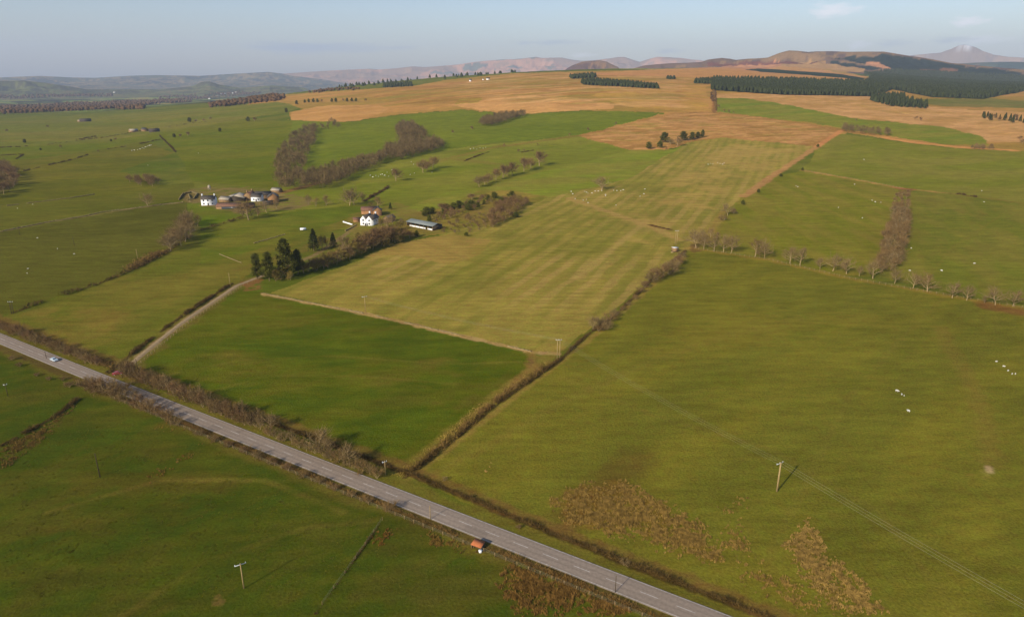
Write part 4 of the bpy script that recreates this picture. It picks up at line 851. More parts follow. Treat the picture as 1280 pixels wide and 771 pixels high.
# worn wheel tracks, patches and tar lines live in the road's own colour attribute
RO = [(-3.3, -.12)]+[(o_, .10-.04*abs(o_)/3.3) for o_ in np.linspace(-3.1, 3.1, 23)]+[(3.3, -.12)]
RC2 = resample(RC, .8); g2 = np.gradient(RC2, axis=0); g2 /= np.linalg.norm(g2, axis=1)[:, None]; RN2 = np.stack([-g2[:, 1], g2[:, 0]], 1)
def road_mat():
    m, nt, p = new_mat('asphalt_worn'); L = nt.links; at = N(nt, 'ShaderNodeAttribute', attribute_name='Col'); tc = N(nt, 'ShaderNodeTexCoord')
    no = N(nt, 'ShaderNodeTexNoise'); no.inputs['Scale'].default_value = 1.5; no.inputs['Detail'].default_value = 6; L.new(tc.outputs['Object'], no.inputs['Vector'])
    ra = N(nt, 'ShaderNodeMapRange'); ra.inputs['From Min'].default_value = .3; ra.inputs['From Max'].default_value = .7; ra.inputs['To Min'].default_value = .88; ra.inputs['To Max'].default_value = 1.12; L.new(no.outputs['Fac'], ra.inputs['Value'])
    vm = N(nt, 'ShaderNodeVectorMath', operation='SCALE'); L.new(at.outputs['Color'], vm.inputs[0]); L.new(ra.outputs['Result'], vm.inputs['Scale']); L.new(vm.outputs['Vector'], p.inputs['Base Color'])
    p.inputs['Roughness'].default_value = .9; p.inputs['Specular IOR Level'].default_value = .2; return m
rd = ribbon_mesh('road', RC2, RN2, RO, 0, road_mat()); rd['kind'] = 'structure'
ov = np.tile([o_ for o_, z_ in RO], len(RC2)); sv_ = np.repeat(np.arange(len(RC2))*.8, len(RO))
wt = np.exp(-((np.abs(np.abs(ov)-1.6)-.75)/.28)**2); cc_ = np.array([.27, .205, .145])*(1-.16*wt)[:, None]
cc_ *= (.9+.22*fbm(sv_/25, ov/1.2, 93, 4, .6))[:, None]; patch = (vnoise(sv_/9, np.floor(ov/3.4), 95) > .86); cc_[patch] *= .86
muddy = sstep(2.75, 3.5, np.abs(ov)+fbm(sv_/3, ov, 96, 3)*.6)[:, None]*.6; cc_ = cc_*(1-muddy)+np.array([.16, .12, .07])*muddy
rca = rd.data.attributes.new('Col', 'FLOAT_COLOR', 'POINT'); rca.data.foreach_set('color', np.concatenate([cc_, np.ones((len(cc_), 1))], 1).astype(np.float32).ravel())
mk = MB()
def strip(i0, i1, off, w, z):
    v = []; n = i1-i0
    for i in range(i0, i1):
        zz = T(*RC[i])+z+.10-.04*abs(off)/3.3
        for s in (-w/2, w/2): v.append([RC[i, 0]+RNORM[i, 0]*(off+s), RC[i, 1]+RNORM[i, 1]*(off+s), zz])
    mk.add(v, [[2*k, 2*k+2, 2*k+3, 2*k+1] for k in range(n-1)])
strip(0, len(RC), 2.82, .12, .008); strip(0, len(RC), -2.82, .12, .008)
for i in range(0, len(RC)-4, 4): strip(i, i+3, 0, .13, .006)
mo = mk.obj('road_markings', M_WHT); mo['kind'] = 'structure'
TT = resample(TRW[:len(TRW)//2+6], 1.5); g = np.gradient(TT, axis=0); g /= np.linalg.norm(g, axis=1)[:, None]; gnn = np.stack([-g[:, 1], g[:, 0]], 1)
tk = ribbon_mesh('track', TT[2:], gnn[2:], [(-1.25, -.1), (-1.05, .03), (1.05, .03), (1.25, -.1)], .02, M_TRK); tk['kind'] = 'structure'
# ------------------------------------------------------------------ poles and lines
M_POLE = simple('pole_wood', col(150,130,96), .9, .2, 3)
M_POLED = simple('dark_pole_wood', col(70,58,42), .9, .2, 3)
M_INS = simple('pale_insulator', np.array([.7, .7, .66]), .4, .05, 3)
M_STEEL = simple('galvanised_arm', np.array([.5, .52, .5]), .5, .1, 3, metal=.3)
def pole(px, py, top, label, arm=None, double=False, rad=.14, mat=None, toppx=None, aw=1.2):
    b, h = hm(px, py, py-top); e = empty('power_pole' if arm is not None else 'pole', tuple(b), arm or 0); tag(e, label, 'pole')
    mat = mat or M_POLE
    for dx in ((-.5, .5) if double else (0,)): MB().tube([(dx, 0, -.4), (dx, 0, h)], [rad*1.2, rad], 8).obj('shaft', mat, e)
    if arm is not None:
        MB().box(0, rad+.07, h-.35, 2*aw, .12, .14).obj('crossarm', M_STEEL, e)
        for dx in (-aw+.12, 0, aw-.12): MB().tube([(dx, rad+.07, h-.28), (dx, rad+.07, h-.12), (dx, rad+.07, h+.02)], [.05, .08, .04], 6).obj('insulator', M_INS, e)
    return b, h
B7, h7 = pole(698, 449, 424, 'double wooden power pole at the end of the stone dyke by the bank hedge', .0, True, .13)
B1 = P(971, 614); dirw = B1[:2]-B7[:2]; dirw /= np.linalg.norm(dirw); armang = math.atan2(dirw[1], dirw[0])+PI/2
b1, h1 = pole(971, 614, 577, 'pale wooden power pole with crossarm alone in the big pasture', armang, False, .2, aw=1.25)
Y1 = MB()
B9, h9 = pole(457, 390, 370, 'thin power pole beside the stone dyke in the hay field', armang, False, .12)
B8, h8 = pole(845, 306, 288, 'power pole just behind the small stone hut', armang-.7, True, .14)
pole(305, 735, 703, 'grey power pole with crossarm in the lower left pasture', armang, False, .12)
pole(125, 596, 565, 'dark leaning pole without arm left of the rushes below the road', None, False, .12, M_POLED)
pole(769, 740, 719, 'thin roadside pole whose shadow crosses the road at the bottom', None, False, .07, M_POLED)
pole(482, 593, 576, 'short power pole with small crossarm at the front pasture corner', armang, False, .10, aw=.7)
pole(538, 649, 632, 'thin pole on the near road verge left of the orange roofed shelter', None, False, .08)
pole(16, 392, 376, 'twin legged power pole at the end of the burn hedge', 0, True, .12, M_POLED)
pole(58, 448, 439, 'dark roadside post beside the small white car', None, False, .09, M_POLED)
pole(172, 461, 448, 'dark post at the mouth of the farm track', None, False, .1, M_POLED)
pole(10, 495, 479, 'thin pole at the left edge below the road', armang, False, .09, M_POLED, aw=.6)
pole(172, 323, 311, 'thin pole on the burn side slope above the brambles', None, False, .11)
pole(93, 307, 295, 'thin dark pole in the middle of the left slope', None, False, .11, M_POLED)
pole(25, 294, 282, 'thin dark pole by the pale wall at the left', None, False, .11, M_POLED)
pole(288, 358, 341, 'thin pole above the farm track left of the pines', None, False, .11)
def line(A, ha, Bq, hb, label, off, group, sag=1.2, arm=armang, r=.014):
    a = np.array([math.cos(arm), math.sin(arm)])*off
    s = np.array([A[0]+a[0], A[1]+a[1], A[2]+ha-.05]); t = np.array([Bq[0]+a[0], Bq[1]+a[1], Bq[2]+hb-.05]); u_ = np.linspace(0, 1, 15)
    pts = s+np.outer(u_, t-s); pts[:, 2] -= 4*sag*u_*(1-u_)
    tag(MB().tube(pts, r, 4, False).obj('power_line', M_WIRE), label, 'wire', group)
Bn = np.array([B1[0]+dirw[0]*112, B1[1]+dirw[1]*112]); Bn = np.array([Bn[0], Bn[1], T(*Bn)])
for o_, nm in ((-1.1, 'nearest the road'), (0, 'in the middle'), (1.1, 'farthest from the road')):
    line(B7, h7, B1, h1, 'thin overhead wire %s from the dyke pole to the pasture pole' % nm, o_, 'overhead wires over the big pasture')
    line(B1, h1, Bn, h1, 'thin overhead wire %s leaving the pasture pole towards the lower right' % nm, o_, 'overhead wires over the big pasture', r=.02)
for o_, nm in ((-1.1, 'near'), (0, 'middle'), (1.1, 'far')):
    line(B9, h9, B7, h7, 'thin overhead wire along the stone dyke, %s one of three' % nm, o_, 'overhead wires along the dyke')
# ------------------------------------------------------------------ buildings
M_WALLW = simple('white_render', np.array([.8, .79, .75]), .9, .06, .5)
M_WALLS = simple('rubble_stone', col(138,112,88), .95, .3, 1.5, .3)
M_WALLO = simple('orange_sandstone', col(148,112,84), .95, .25, 1.2, .3)
M_SLATE = simple('slate_roof', col(78,72,72), .7, .2, .8)
M_RBR = simple('brown_tile_roof', col(112,82,72), .85, .2, .8)
M_TIN = simple('grey_sheet_roof', col(160,150,140), .6, .1, .6)
M_TINB = simple('blue_grey_sheet_roof', col(116,124,136), .6, .1, .5)
M_TIND = simple('dark_sheet', col(70,62,58), .8, .2, .6)
M_GLASS = simple('window_glass', np.array([.05, .06, .07]), .15, .05, 1, spec=.6)
M_DOOR = simple('dark_door', col(62,58,56), .7, .1, 1)
M_RUST = simple('rusty_roof', col(172,104,66), .9, .2, .8)
def gable(mb, w, d, h, rh, over=.35, th=.22):
    # roof as two slabs, ridge along x
    for s in (-1, 1):
        a = np.array([[-w/2-over, s*(d/2+over), h-over*rh/(d/2)], [w/2+over, s*(d/2+over), h-over*rh/(d/2)], [w/2+over, 0, h+rh], [-w/2-over, 0, h+rh]])
        b = a+[0, 0, th]; v = np.vstack([a, b])
        f = [[0,1,2,3],[7,6,5,4],[0,4,5,1],[1,5,6,2],[3,7,4,0],[2,6,7,3]]
        if s > 0: f = [q[::-1] for q in f]
        mb.add(v, f)
    return mb
def body(mb, w, d, h, rh):
    v = [[-w/2,-d/2,-.5],[w/2,-d/2,-.5],[w/2,d/2,-.5],[-w/2,d/2,-.5],[-w/2,-d/2,h],[w/2,-d/2,h],[w/2,d/2,h],[-w/2,d/2,h],[-w/2,0,h+rh],[w/2,0,h+rh]]
    mb.add(v, [[0,1,5,4],[2,3,7,6],[1,2,6,5],[3,0,4,7]], [[5,6,9],[7,4,8]]); return mb
def building(px, py, w, d, h, rh, rz, label, wm, rm, name='farmhouse', cat='house', chim=0, wins=(), door=None, loc=None, front=None, storeys=2):
    b = P(px, py) if loc is None else np.array(loc); e = empty(name, tuple(b), rz); tag(e, label, cat)
    body(MB(), w, d, h, rh).obj('wall', wm, e)
    rf = gable(MB(), w, d, h, rh).obj('roof', rm, e)
    for k in range(chim):
        x = (-w/2+.6) if k == 0 else (w/2-.6); MB().box(x, 0, h+rh+.5, .9, .9, 1.8).box(x, 0, h+rh+1.5, 1.1, 1.1, .2).obj('chimney', wm, rf)
    for (x, z, ww, hh, sd_) in wins:
        yy = sd_*(d/2+.03); f = MB().box(x, yy, z, ww+.24, .1, hh+.24).obj('window', M_WALLW if wm != M_WALLW else M_DOOR, e)
        MB().box(x, yy+sd_*.06, z, ww, .05, hh).obj('pane', M_GLASS, f)
    if door is not None: MB().box(door, -d/2-.05, 1.05, 1.1, .12, 2.1).obj('door', M_DOOR, e)
    return e, b
fw = [(-3.6, 4.3, 1, 1.2, -1), (0, 4.3, 1, 1.2, -1), (3.6, 4.3, 1, 1.2, -1), (-3.6, 1.6, 1, 1.3, -1), (3.6, 1.6, 1, 1.3, -1)]
# long farm
building(262, 256, 11.5, 7, 5.4, 2.6, .12, 'white two storey farmhouse with slate roof at the left end of the long farm', M_WALLW, M_SLATE, chim=2, wins=fw, door=0)
def barn(px, py, w, d, h, rh, rz, label, wm, rm, open_=True, name='barn', cat='barn'):
    e, b = building(px, py, w, d, h, rh, rz, label, wm, rm, name, cat)
    if open_: MB().box(0, -d/2-.04, h*.42, w*.7, .1, h*.8).obj('doorway', M_GLASS, e)
    return e
barn(297, 250, 18, 16, 3.0, 2.2, PI/2+.12, 'broad barn with pale grey sheet roof and dark gable in the long farm', M_TIND, M_TIN, False)
barn(295, 260, 30, 9, 2.2, 2.2, .08, 'long low brown roofed byre in front of the grey barn', M_WALLS, M_RBR, True, 'byre')
building(313, 249, 11, 7, 4.2, 2.8, PI/2-.1, 'brown tiled farm cottage with pale chimneys beside the grey barn', M_WALLS, M_RBR, 'cottage', chim=2)
building(322, 251, 9, 7, 4.2, 2.6, .0, 'brown roofed cottage with a white lean to, near the right end of the long farm', M_WALLW, M_SLATE, 'cottage', wins=[(-2, 1.8, 1, 1.1, -1), (2, 1.8, 1, 1.1, -1)], door=0)
building(342, 252, 12, 9, 4.8, 3, PI/2+.3, 'orange stone barn with dark roof at the right end of the long farm', M_WALLO, M_SLATE, 'barn', 'barn')
building(346, 240, 9, 6, 2.0, 2.0, -.3, 'small pale shed behind the orange stone barn', M_WALLS, M_TIN, 'shed', 'shed')
building(283, 252, 10, 7, 2.4, 2.2, -.3, 'small grey roofed shed between the white farmhouse and the grey barn', M_WALLS, M_TIN, 'shed', 'shed')
building(330, 248, 14, 8, 4, 2.4, .05, 'dark roofed stone barn joining the cottages and the orange stone barn', M_WALLS, M_SLATE, 'barn', 'barn')
building(335, 256, 8, 5, 2.4, 1.2, .2, 'low dark lean to shed in front of the joined stone barns', M_TIND, M_TIND, 'shed', 'shed')
# hopper beside farmhouse
b = P(262, 238); e = empty('feed_hopper', tuple(b)); tag(e, 'pale feed hopper on legs standing on the grass behind the white farmhouse', 'hopper')
MB().tube([(0,0,1.4),(0,0,2.4),(0,0,4.6),(0,0,5.3)], [.3,1.3,1.3,.3], 14).obj('tank', M_TIN, e)
for sx in (-1, 1):
    for sy in (-1, 1): MB().tube([(sx*1.1, sy*1.1, -.3), (sx*.95, sy*.95, 2.8)], .08, 5).obj('leg', M_STEEL, e)
# sheep fold at the left of the farm
for pts, lb in (([(224,250),(229,243),(240,241),(247,243),(243,249),(232,250.5)], 'roofless stone sheepfold wall left of the white farmhouse'), ([(236,243.5),(238,250)], 'short cross wall inside the roofless sheepfold')):
    wall(pts, .8, 1.6, lb, M_STD, 1.1, 0, 8)
# white house farm
b = P(458, 282); e = empty('farmhouse', tuple(b), .0); e.rotation_euler = (0, 0, -.28); tag(e, 'white farmhouse with twin front gables and dark slate roofs above the thicket', 'house')
W, Dp, Hh, Rh = 4.9, 12, 4.5, 2.7
for s in (-1, 1):
    mb = MB(); v = []
    x0 = s*W/2; lo = [[x0-W/2, 0, -.5], [x0+W/2, 0, -.5], [x0+W/2, 0, Hh], [x0, 0, Hh+Rh], [x0-W/2, 0, Hh]]; v = lo+[[a, Dp, c] for a, _, c in lo]
    mb.add(v, [[0,1,2,4],[6,5,9,7],[0,4,9,5],[1,6,7,2]], [[4,2,3],[7,9,8]]); mb.obj('wall', M_WALLW, e)
    rm = MB()
    for t in (-1, 1):
        oo = .0 if t == -s else .3; a = np.array([[x0+t*(W/2+oo), .0, Hh-oo*.9], [x0+t*(W/2+oo), Dp, Hh-oo*.9], [x0, Dp, Hh+Rh], [x0, .0, Hh+Rh]])+[0, 0, .02]; bb = a+[0, 0, .22]; v = np.vstack([a, bb])
        f = [[0,1,2,3],[7,6,5,4],[0,4,5,1],[1,5,6,2],[3,7,4,0],[2,6,7,3]]; rm.add(v, f)
    rf = rm.obj('roof', M_SLATE, e)
    MB().box(x0, Dp-.8, Hh+Rh+.6, .9, .9, 1.8).obj('chimney', M_WALLW, rf)
    for z in (1.5, 4.0):
        wf = MB().box(x0, -.04, z, 1.5, .1, 1.5).obj('window', M_WALLW, e); MB().box(x0, -.1, z, 1.2, .05, 1.2).obj('pane', M_GLASS, wf)
    for yy in (3, 6.5, 10):
        if s > 0:
            wf = MB().box(x0+W/2+.04, yy, 3.2, .1, 1.2, 1.5).obj('window', M_DOOR, e); MB().box(x0+W/2+.1, yy, 3.2, .05, .9, 1.2).obj('pane', M_GLASS, wf)
MB().box(0, -.6, 1.25, 1.6, 1.2, 2.5).obj('porch', M_WALLW, e); MB().box(0, -1.25, 1.05, .9, .1, 2).obj('door', M_DOOR, e)
building(463, 267, 14, 6, 3.4, 2.4, .15, 'red brown roofed outbuilding behind the twin gabled white house', M_WALLO, M_RBR, 'outbuilding', 'barn')
building(472, 269, 6, 7, 4.2, 2.6, PI/2+.2, 'orange gabled outbuilding with dark roof at the back of the white house', M_WALLO, M_SLATE, 'outbuilding', 'barn')
building(487, 277, 8, 5.5, 3, 2, PI/2-.5, 'small stone cottage with dark roof right of the white house', M_WALLS, M_SLATE, 'cottage', 'house')
building(446, 277, 5, 4, 2.2, 1, .3, 'tiny stone shed touching the left side of the white house', M_WALLO, M_RBR, 'shed', 'shed')
# garden terrace walls
wall([(429.5,278),(441,281.5)], .8, .9, 'pale garden wall running left from the white house', M_WALLW, .9, 0, 9)
wall([(432,289),(441,284),(446,281)], .6, .9, 'stone wall beside the drive below the white house', M_ST, .9, 0, 10)
# long open shed
A = P(509, 282); Bb = P(541, 288.5); rz = math.atan2(Bb[1]-A[1], Bb[0]-A[0]); Ls = float(np.hypot(*(Bb-A)[:2])); e = empty('open_shed', tuple(A), rz); tag(e, 'long open fronted shed with blue grey sheet roof right of the white house', 'shed')
D2 = 9.5
v = np.array([[-.6, -.8, 3.0], [Ls+.6, -.8, 3.0], [Ls+.6, D2/2, 4.5], [-.6, D2/2, 4.5], [Ls+.6, D2+.5, 3.0], [-.6, D2+.5, 3.0]]); v = np.vstack([v, v+[0, 0, .15]])
MB().add(v, [[3,2,1,0],[6,7,8,9],[0,1,7,6],[2,3,5,4],[9,8,10,11],[5,11,10,4],[1,2,8,7],[2,4,10,8],[3,0,6,9],[5,3,9,11]]).obj('roof', M_TINB, e)
MB().box(Ls/2, D2, 1.4, Ls, .2, 3.2).box(0, D2/2, 1.5, .2, D2, 3.2).box(Ls, D2/2, 1.5, .2, D2, 3.2).obj('wall', M_TIND, e)
MB().box(Ls*.42, -.1, .5, Ls*.62, .25, 1.2).box(Ls*.9, -.1, .5, Ls*.2, .25, 1.2).obj('front_wall', M_WALLW, e)
for k in range(7): MB().box(Ls*k/6, -.3, 1.4, .22, .22, 3.1).obj('post', M_WD, e)
row([(466,263,12),(477,284,14),(484,285,15),(491,281,14),(499,287,12),(503,281,10),(470,293,10)], ['bare1', 'olive0', 'wood2', 'bare3'], 'garden tree {} from the left around the twin gabled white house', 'garden trees around the white house', wide=1.1)
# stone hut
b = P(843.5, 314.5); e = empty('stone_hut', tuple(b), .45); tag(e, 'small square pale stone hut with flat roof at the hedge end', 'hut')
MB().box(0, 0, 1.2, 3.2, 3.0, 2.9).obj('wall', M_WALLS, e); MB().box(0, 0, 2.75, 3.5, 3.3, .22).obj('roof', simple('pale_felt', np.array([.6, .57, .5]), .9, .1, 1), e)
MB().box(1.62, 0, 1.0, .08, 1.0, 1.9).obj('door', M_GLASS, e)
MB().box(-2.6, -1.2, .15, 2.4, 1.2, .5).obj('stone_base', M_ST, e)
# rusty shelter
b = P(597.5, 684); e = empty('field_shelter', tuple(b), -.5, .88); tag(e, 'small field shelter with rusty orange roof beside the road', 'shelter')
gb = MB(); v = np.array([[-1.6, -1.2, 1.15], [1.6, -1.2, 1.15], [1.6, 1.2, 1.6], [-1.6, 1.2, 1.6]]); v = np.vstack([v, v+[0, 0, .1]])
gb.add(v, [[3,2,1,0],[4,5,6,7],[0,1,5,4],[1,2,6,5],[2,3,7,6],[3,0,4,7]]).obj('roof', M_RUST, e)
MB().box(-1.45, 0, .55, .1, 2.1, 1.2).box(0, 1.05, .7, 2.9, .1, 1.5).box(1.45, 0, .55, .1, 2.1, 1.2).obj('wall', M_TIND, e)
for x in (-1.4, 1.4): MB().box(x, -1.05, .55, .12, .12, 1.25).obj('post', M_WD, e)
b = P(600.5, 690); e = empty('feed_tub', tuple(b), .3); tag(e, 'small white tub in the grass just below the rusty shelter', 'tub')
MB().tube([(0,0,0),(0,0,.55)], [.35,.45], 12).obj('tub_body', M_WALLW, e); MB().tube([(0,0,.552),(0,0,.6)], [.48,.48], 12).obj('rim', M_INS, e)
# water trough / white trailer near the drive
b = P(379, 288); e = empty('trailer', tuple(b), .35); tag(e, 'small white trailer on the grass above the pines', 'trailer')
MB().box(0, 0, 1.1, 4.2, 2.0, 1.3).obj('trailer_body', M_WALLW, e); MB().box(2.7, 0, .55, 1.3, .1, .1).obj('drawbar', M_STEEL, e)
for y in (-1.08, 1.08): MB().tube([(0, y-.09, .35), (0, y+.09, .35)], [.38, .38], 12).obj('wheel', M_GLASS, e)
# distant farms
building(167, 165, 16, 9, 3, 3, .9, 'pale gabled barn at the left of the dark distant farm', M_WALLS, M_TIN, 'barn', 'barn')
building(181, 164, 13, 9, 3.5, 3.5, -.5, 'grey middle barn of the dark distant farm', M_WALLS, M_SLATE, 'barn', 'barn')
building(193, 165, 20, 10, 3, 3.5, .5, 'long dark barn at the right of the dark distant farm', M_TIND, M_TIND, 'barn', 'barn')
building(107, 152, 26, 12, 3.5, 4, .3, 'single dark barn far across the left pastures', M_TIND, M_TIND, 'barn', 'barn')
building(100, 152.5, 10, 7, 3, 2, .8, 'pale shed at the left end of the single dark barn', M_WALLS, M_TIN, 'shed', 'shed')
building(138, 135, 12, 8, 5, 4, .1, 'white house at the edge of the brown wood across the valley', M_WALLW, M_SLATE, 'house', 'house')
building(588, 102, 8, 6, 4.5, 3, .1, 'white house alone on the green ridge, left of its neighbours', M_WALLW, M_SLATE, 'house', 'house')
building(610, 100, 12, 6, 4, 3, .1, 'long white house on the green ridge, right of its neighbour', M_WALLW, M_SLATE, 'house', 'house')
building(604, 100.4, 5, 5, 3, 2, .1, 'small white outbuilding left of the long ridge house', M_WALLW, M_TIN, 'outbuilding', 'house')
far_h = [(262,124),(272,121),(276,118),(281,117.5),(286,116.5),(291,117),(295,116),(143,116)]
for i, (x, y) in enumerate(far_h):
    building(x, y, 15, 9, 6, 4, random.uniform(-.4, .4), 'tiny pale building %s from the left of those in the far valley' % ORD[sorted(q[0] for q in far_h).index(x)], M_WALLW, M_TIN, 'building', 'building')
# ------------------------------------------------------------------ cars
M_TYRE = simple('tyre', np.array([.02, .02, .02]), .9, .1, 2)
def car(px, py, rz, paint_c, label):
    b = P(px, py); e = empty('car', (b[0], b[1], b[2]+.08), rz, .85); tag(e, label, 'car')
    pm = simple('car_paint', paint_c, .3, .03, 1, spec=.6)
    prof = [(-2.1,.3),(-2.15,.75),(-1.9,.92),(-1.55,.98),(-1.05,1.42),(.35,1.45),(.95,.98),(1.85,.86),(2.1,.65),(2.1,.3)]
    hw = lambda z: .86 if z < 1 else .68
    v = [[x, -hw(z), z] for x, z in prof]+[[x, hw(z), z] for x, z in prof]; n = len(prof); me = bpy.data.meshes.new('body'); fc = [[i, i+1, n+i+1, n+i][::-1] for i in range(n-1)]+[[0, n, 2*n-1, n-1][::-1]]+[list(range(n)), list(range(2*n-1, n-1, -1))]
    me.from_pydata(v, [], fc); me.materials.append(pm); me.update(); link('body', me, e)
    MB().add([[-1.5,-.71,1.03],[-1.05,-.66,1.38],[-1.05,.66,1.38],[-1.5,.71,1.03]]+[[.42,-.66,1.38],[.88,-.72,1.03],[.88,.72,1.03],[.42,.66,1.38]], [[0,1,2,3],[4,5,6,7]]).obj('windscreen', M_GLASS, e).location = (.0, 0, .03)
    for s in (-1, 1):
        MB().box(-.3, s*.76, 1.18, 1.2, .06, .3).obj('side_window', M_GLASS, e)
        MB().box(2.1, s*.62, .68, .06, .3, .14).obj('headlight', M_INS, e)
        for x in (-1.3, 1.35):
            w_ = MB().tube([(x, s*.78, .31), (x, s*.9, .31)], [.31, .31], 14).obj('wheel', M_TYRE, e); MB().tube([(x, s*.9, .31), (x, s*.915, .31)], [.18, .18], 10).obj('hubcap', M_STEEL, w_)
rdir = math.atan2(RTAN[150][1], RTAN[150][0])
car(68, 451, rdir, np.array([.42, .5, .54]), 'small pale blue white car driving on the road near the left edge')
car(147.5, 468, rdir+1.0, np.array([.32, .05, .04]), 'red car waiting at the mouth of the farm track')
# ------------------------------------------------------------------ sheep
M_WOOL = simple('wool', np.array([.6, .57, .46]), 1, .1, 3, objvar=.08)
bm = bmesh.new()
def ell(c, r, seg=10):
    g = bmesh.ops.create_uvsphere(bm, u_segments=seg, v_segments=7, radius=1); bmesh.ops.scale(bm, vec=r, verts=g['verts']); bmesh.ops.translate(bm, vec=c, verts=g['verts'])
ell((0, 0, .62), (.58, .28, .3)); ell((.55, 0, .62), (.22, .14, .18)); ell((.78, 0, .5), (.17, .1, .11)); ell((-.56, 0, .6), (.08, .05, .16)); ell((.7, .13, .6), (.04, .09, .03), 6); ell((.7, -.13, .6), (.04, .09, .03), 6)
for x in (-.34, .34):
    for y in (-.13, .13):
        g = bmesh.ops.create_cone(bm, segments=6, radius1=.04, radius2=.07, depth=.5, cap_ends=True); bmesh.ops.translate(bm, vec=(x, y, .24), verts=g['verts'])
SM = bpy.data.meshes.new('sheep'); bm.to_mesh(SM); bm.free(); SM.materials.append(M_WOOL)
rm_ = None
def flock(pts, label, group, sc=1.15):
    for px, py in pts:
        b = P(px, py); o = link('sheep', SM); o.location = tuple(b); o.rotation_euler = (0, 0, random.random()*6.28); s = sc*random.uniform(.72, .92); o.scale = (s, s, s)
        tag(o, label, 'sheep', group)
flock([(1245.5,452.5),(1254.5,458.5),(1260,464),(1265,468),(1269,468)], 'white sheep in the slanting file of five at the right edge of the big pasture', 'sheep in the slanting file', .8)
flock([(1121,489.5)], 'white ewe standing in the middle of the big pasture with lambs beside it', None, 1.1)
flock([(1127,493.5),(1130,495)], 'white lamb beside the ewe in the middle of the big pasture', 'lambs beside the ewe', .75)
flock([(1135.5,514.5)], 'lone white sheep just below the ewe and lambs in the big pasture', None, 1.)
r_ = np.random.default_rng(5)
def jit(cs, n, sx, sy): return [(cs[r_.integers(len(cs))][0]+r_.normal()*sx, cs[r_.integers(len(cs))][1]+r_.normal()*sy) for _ in range(n)]
flock([(714,240),(716,243),(733,241),(735,242),(740,242),(744,239.5),(748,239.5),(752,239),(757,244),(767,238.5),(771,239),(776,239),(779,238),(719,249),(729,251),(733,250),(735,254),(757,245.5),(770,257),(731,240)], 'white sheep under and around the lone bare tree of the hay field', 'sheep round the lone bare tree', 1.15)
flock([(805,243),(806,237),(800,246)], 'white sheep right of the flock at the lone bare tree', 'sheep right of the lone tree flock', 1.1)
flock([(888,205),(891,205.5),(897,204),(900,205),(903,206),(905,204.5),(885,206)], 'white sheep in the loose line high in the hay field', 'sheep high in the hay field', 1.3)
flock([(995,233),(997,234),(1068,231),(1090,251),(1094,253),(1101,253.5),(1078,273),(1048,260),(1080,200)], 'white sheep grazing the pasture behind the tree row', 'sheep behind the tree row', 1.1)
flock([(1218,330),(1177,339),(1139,311),(1137,339),(1227,239),(1230,253)], 'white sheep grazing right of the dense tree strip', 'sheep right of the tree strip', 1.1)
flock([(514,203),(517,206),(470,220),(473,221),(476,219),(478,218.5),(481,220),(484,216),(486,221),(490,213),(513,219),(518,217),(466,222),(540,216),(463,220)], 'white sheep around the short row of bare trees above the white house', 'sheep above the white house', 1.4)
flock([(588,187),(592,186),(596,187),(600,185.5),(604,186),(607,185)], 'pale sheep on the rough strip above the slanting tree row', 'sheep on the rough strip', 1.4)
flock([(165,189),(168,188.5),(172,188),(178,185.5),(182,184.5),(185,183.5),(189,182),(175,187),(180,186),(187,182.6)], 'white sheep in the long file across the far left pasture', 'sheep in the far left file', 2.0)
flock([(35,336.5),(34,342),(72,311.5),(93,318),(47,298),(22,261),(41,256),(185,207),(248,192)], 'tiny white sheep scattered over the left pastures', 'sheep scattered over the left pastures', .95)
# ------------------------------------------------------------------ haze
zlo = float(GZ.min())-1; zhi = float(max(GZ.max(), 1200))+25
hb = MB().box(0, 0, (zlo+zhi)/2, 50000, 50000, zhi-zlo)
hmz, nt, p = new_mat('haze'); nt.nodes.remove(p); pv = N(nt, 'ShaderNodeVolumePrincipled'); pv.inputs['Color'].default_value = (.70, .82, 1, 1); pv.inputs['Density'].default_value = 5e-5; pv.inputs['Anisotropy'].default_value = 0
nt.links.new(pv.outputs['Volume'], nt.nodes['Material Output'].inputs['Volume'])
tag(hb.obj('haze', hmz), 'thin pale bluish haze over the whole countryside', 'haze', None, 'stuff')
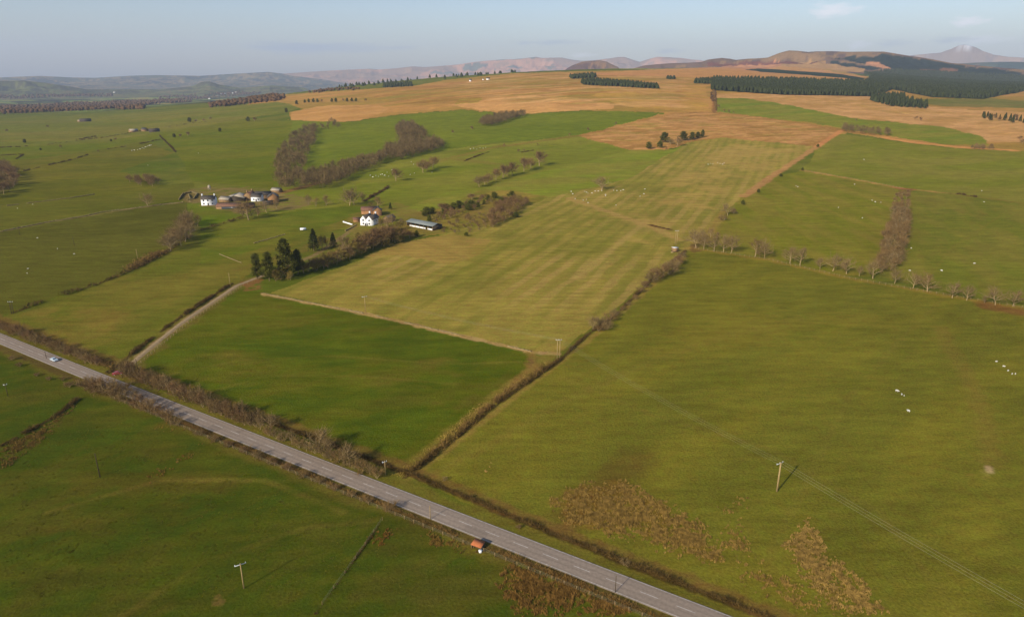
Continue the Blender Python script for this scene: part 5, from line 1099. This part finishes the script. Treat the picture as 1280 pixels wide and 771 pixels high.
# ------------------------------------------------------------------ sky, sun, camera
SUN_AZ, SUN_EL = math.radians(220), math.radians(28)
w = bpy.data.worlds.new('World'); bpy.context.scene.world = w; w.use_nodes = True; nt = w.node_tree; bg = nt.nodes['Background']; L = nt.links
sky = N(nt, 'ShaderNodeTexSky', sky_type='NISHITA'); sky.sun_disc = False; sky.sun_elevation = SUN_EL; sky.sun_rotation = SUN_AZ; sky.air_density = 1.0; sky.dust_density = 1.2; sky.ozone_density = 1.0; sky.altitude = 100
tc = N(nt, 'ShaderNodeTexCoord'); acc = None
def cloud(px, py, sx, sy, amt, c):
    global acc
    d = ray(px, py); mp = N(nt, 'ShaderNodeVectorMath', operation='SUBTRACT'); L.new(tc.outputs['Generated'], mp.inputs[0]); mp.inputs[1].default_value = tuple(d)
    az = math.atan2(d[0], d[1]); rot = N(nt, 'ShaderNodeVectorRotate', rotation_type='Z_AXIS'); rot.inputs['Angle'].default_value = az; L.new(mp.outputs[0], rot.inputs['Vector'])
    sc = N(nt, 'ShaderNodeVectorMath', operation='MULTIPLY'); L.new(rot.outputs[0], sc.inputs[0]); sc.inputs[1].default_value = (1/sx, 1/.2, 1/sy)
    no = N(nt, 'ShaderNodeTexNoise'); no.inputs['Scale'].default_value = 1.6; no.inputs['Detail'].default_value = 6; L.new(sc.outputs[0], no.inputs['Vector'])
    ln = N(nt, 'ShaderNodeVectorMath', operation='LENGTH'); L.new(sc.outputs[0], ln.inputs[0])
    a = N(nt, 'ShaderNodeMath', operation='MULTIPLY_ADD'); L.new(no.outputs['Fac'], a.inputs[0]); a.inputs[1].default_value = -2.4; L.new(ln.outputs['Value'], a.inputs[2])
    r = N(nt, 'ShaderNodeMapRange'); L.new(a.outputs[0], r.inputs['Value']); r.inputs['From Min'].default_value = -.1; r.inputs['From Max'].default_value = -1.0; r.inputs['To Min'].default_value = 0; r.inputs['To Max'].default_value = amt
    mx = N(nt, 'ShaderNodeMix', data_type='RGBA'); L.new(r.outputs[0], mx.inputs['Factor']); L.new(acc, mx.inputs['A']); mx.inputs['B'].default_value = (*c, 1); acc = mx.outputs['Result']
hs = N(nt, 'ShaderNodeHueSaturation'); hs.inputs['Saturation'].default_value = 1.2; hs.inputs['Value'].default_value = 1.06; L.new(sky.outputs['Color'], hs.inputs['Color']); tn = N(nt, 'ShaderNodeVectorMath', operation='MULTIPLY'); L.new(hs.outputs['Color'], tn.inputs[0]); tn.inputs[1].default_value = (1.03, .985, 1.06); acc = tn.outputs[0]
CW, CD = (8.8, 8.7, 8.9), (2.9, 3.5, 4.6)
cloud(1040, 13, .03, .009, .8, CW); cloud(1210, 27, .02, .006, .85, CW); cloud(400, 60, .11, .008, .55, CD); cloud(355, 58, .05, .005, .4, CD)
cloud(693, 53, .035, .004, .4, CD); cloud(655, 54, .012, .003, .4, CD); cloud(727, 69, .02, .004, .4, CW); cloud(835, 64, .02, .004, .4, CD); cloud(1072, 56, .014, .006, .5, CW); cloud(1115, 54, .02, .005, .3, CD); cloud(1225, 50, .03, .006, .45, CW); cloud(1190, 50, .025, .004, .4, CD)
L.new(acc, bg.inputs['Color']); bg.inputs['Strength'].default_value = .1
sl_ = bpy.data.lights.new('sun', 'SUN'); sl_.energy = 4.2; sl_.angle = math.radians(.5); sl_.color = (1, .93, .82); so = bpy.data.objects.new('sun', sl_); C.objects.link(so)
dv = Vector((math.sin(SUN_AZ)*math.cos(SUN_EL), math.cos(SUN_AZ)*math.cos(SUN_EL), math.sin(SUN_EL))); so.rotation_euler = dv.to_track_quat('Z', 'Y').to_euler(); so.location = (0, 0, 300)
cd = bpy.data.cameras.new('camera'); cd.sensor_width = 36; cd.lens = FPX/1280*36; cd.clip_end = 80000; cd.clip_start = .5
co = bpy.data.objects.new('camera', cd); C.objects.link(co); co.location = (0, 0, CAMZ); co.rotation_euler = (PI/2-PITCH, 0, 0); bpy.context.scene.camera = co
sc = bpy.context.scene; sc.view_settings.view_transform = 'Standard'; sc.view_settings.look = 'None'; sc.view_settings.exposure = 0.36; sc.view_settings.gamma = 1
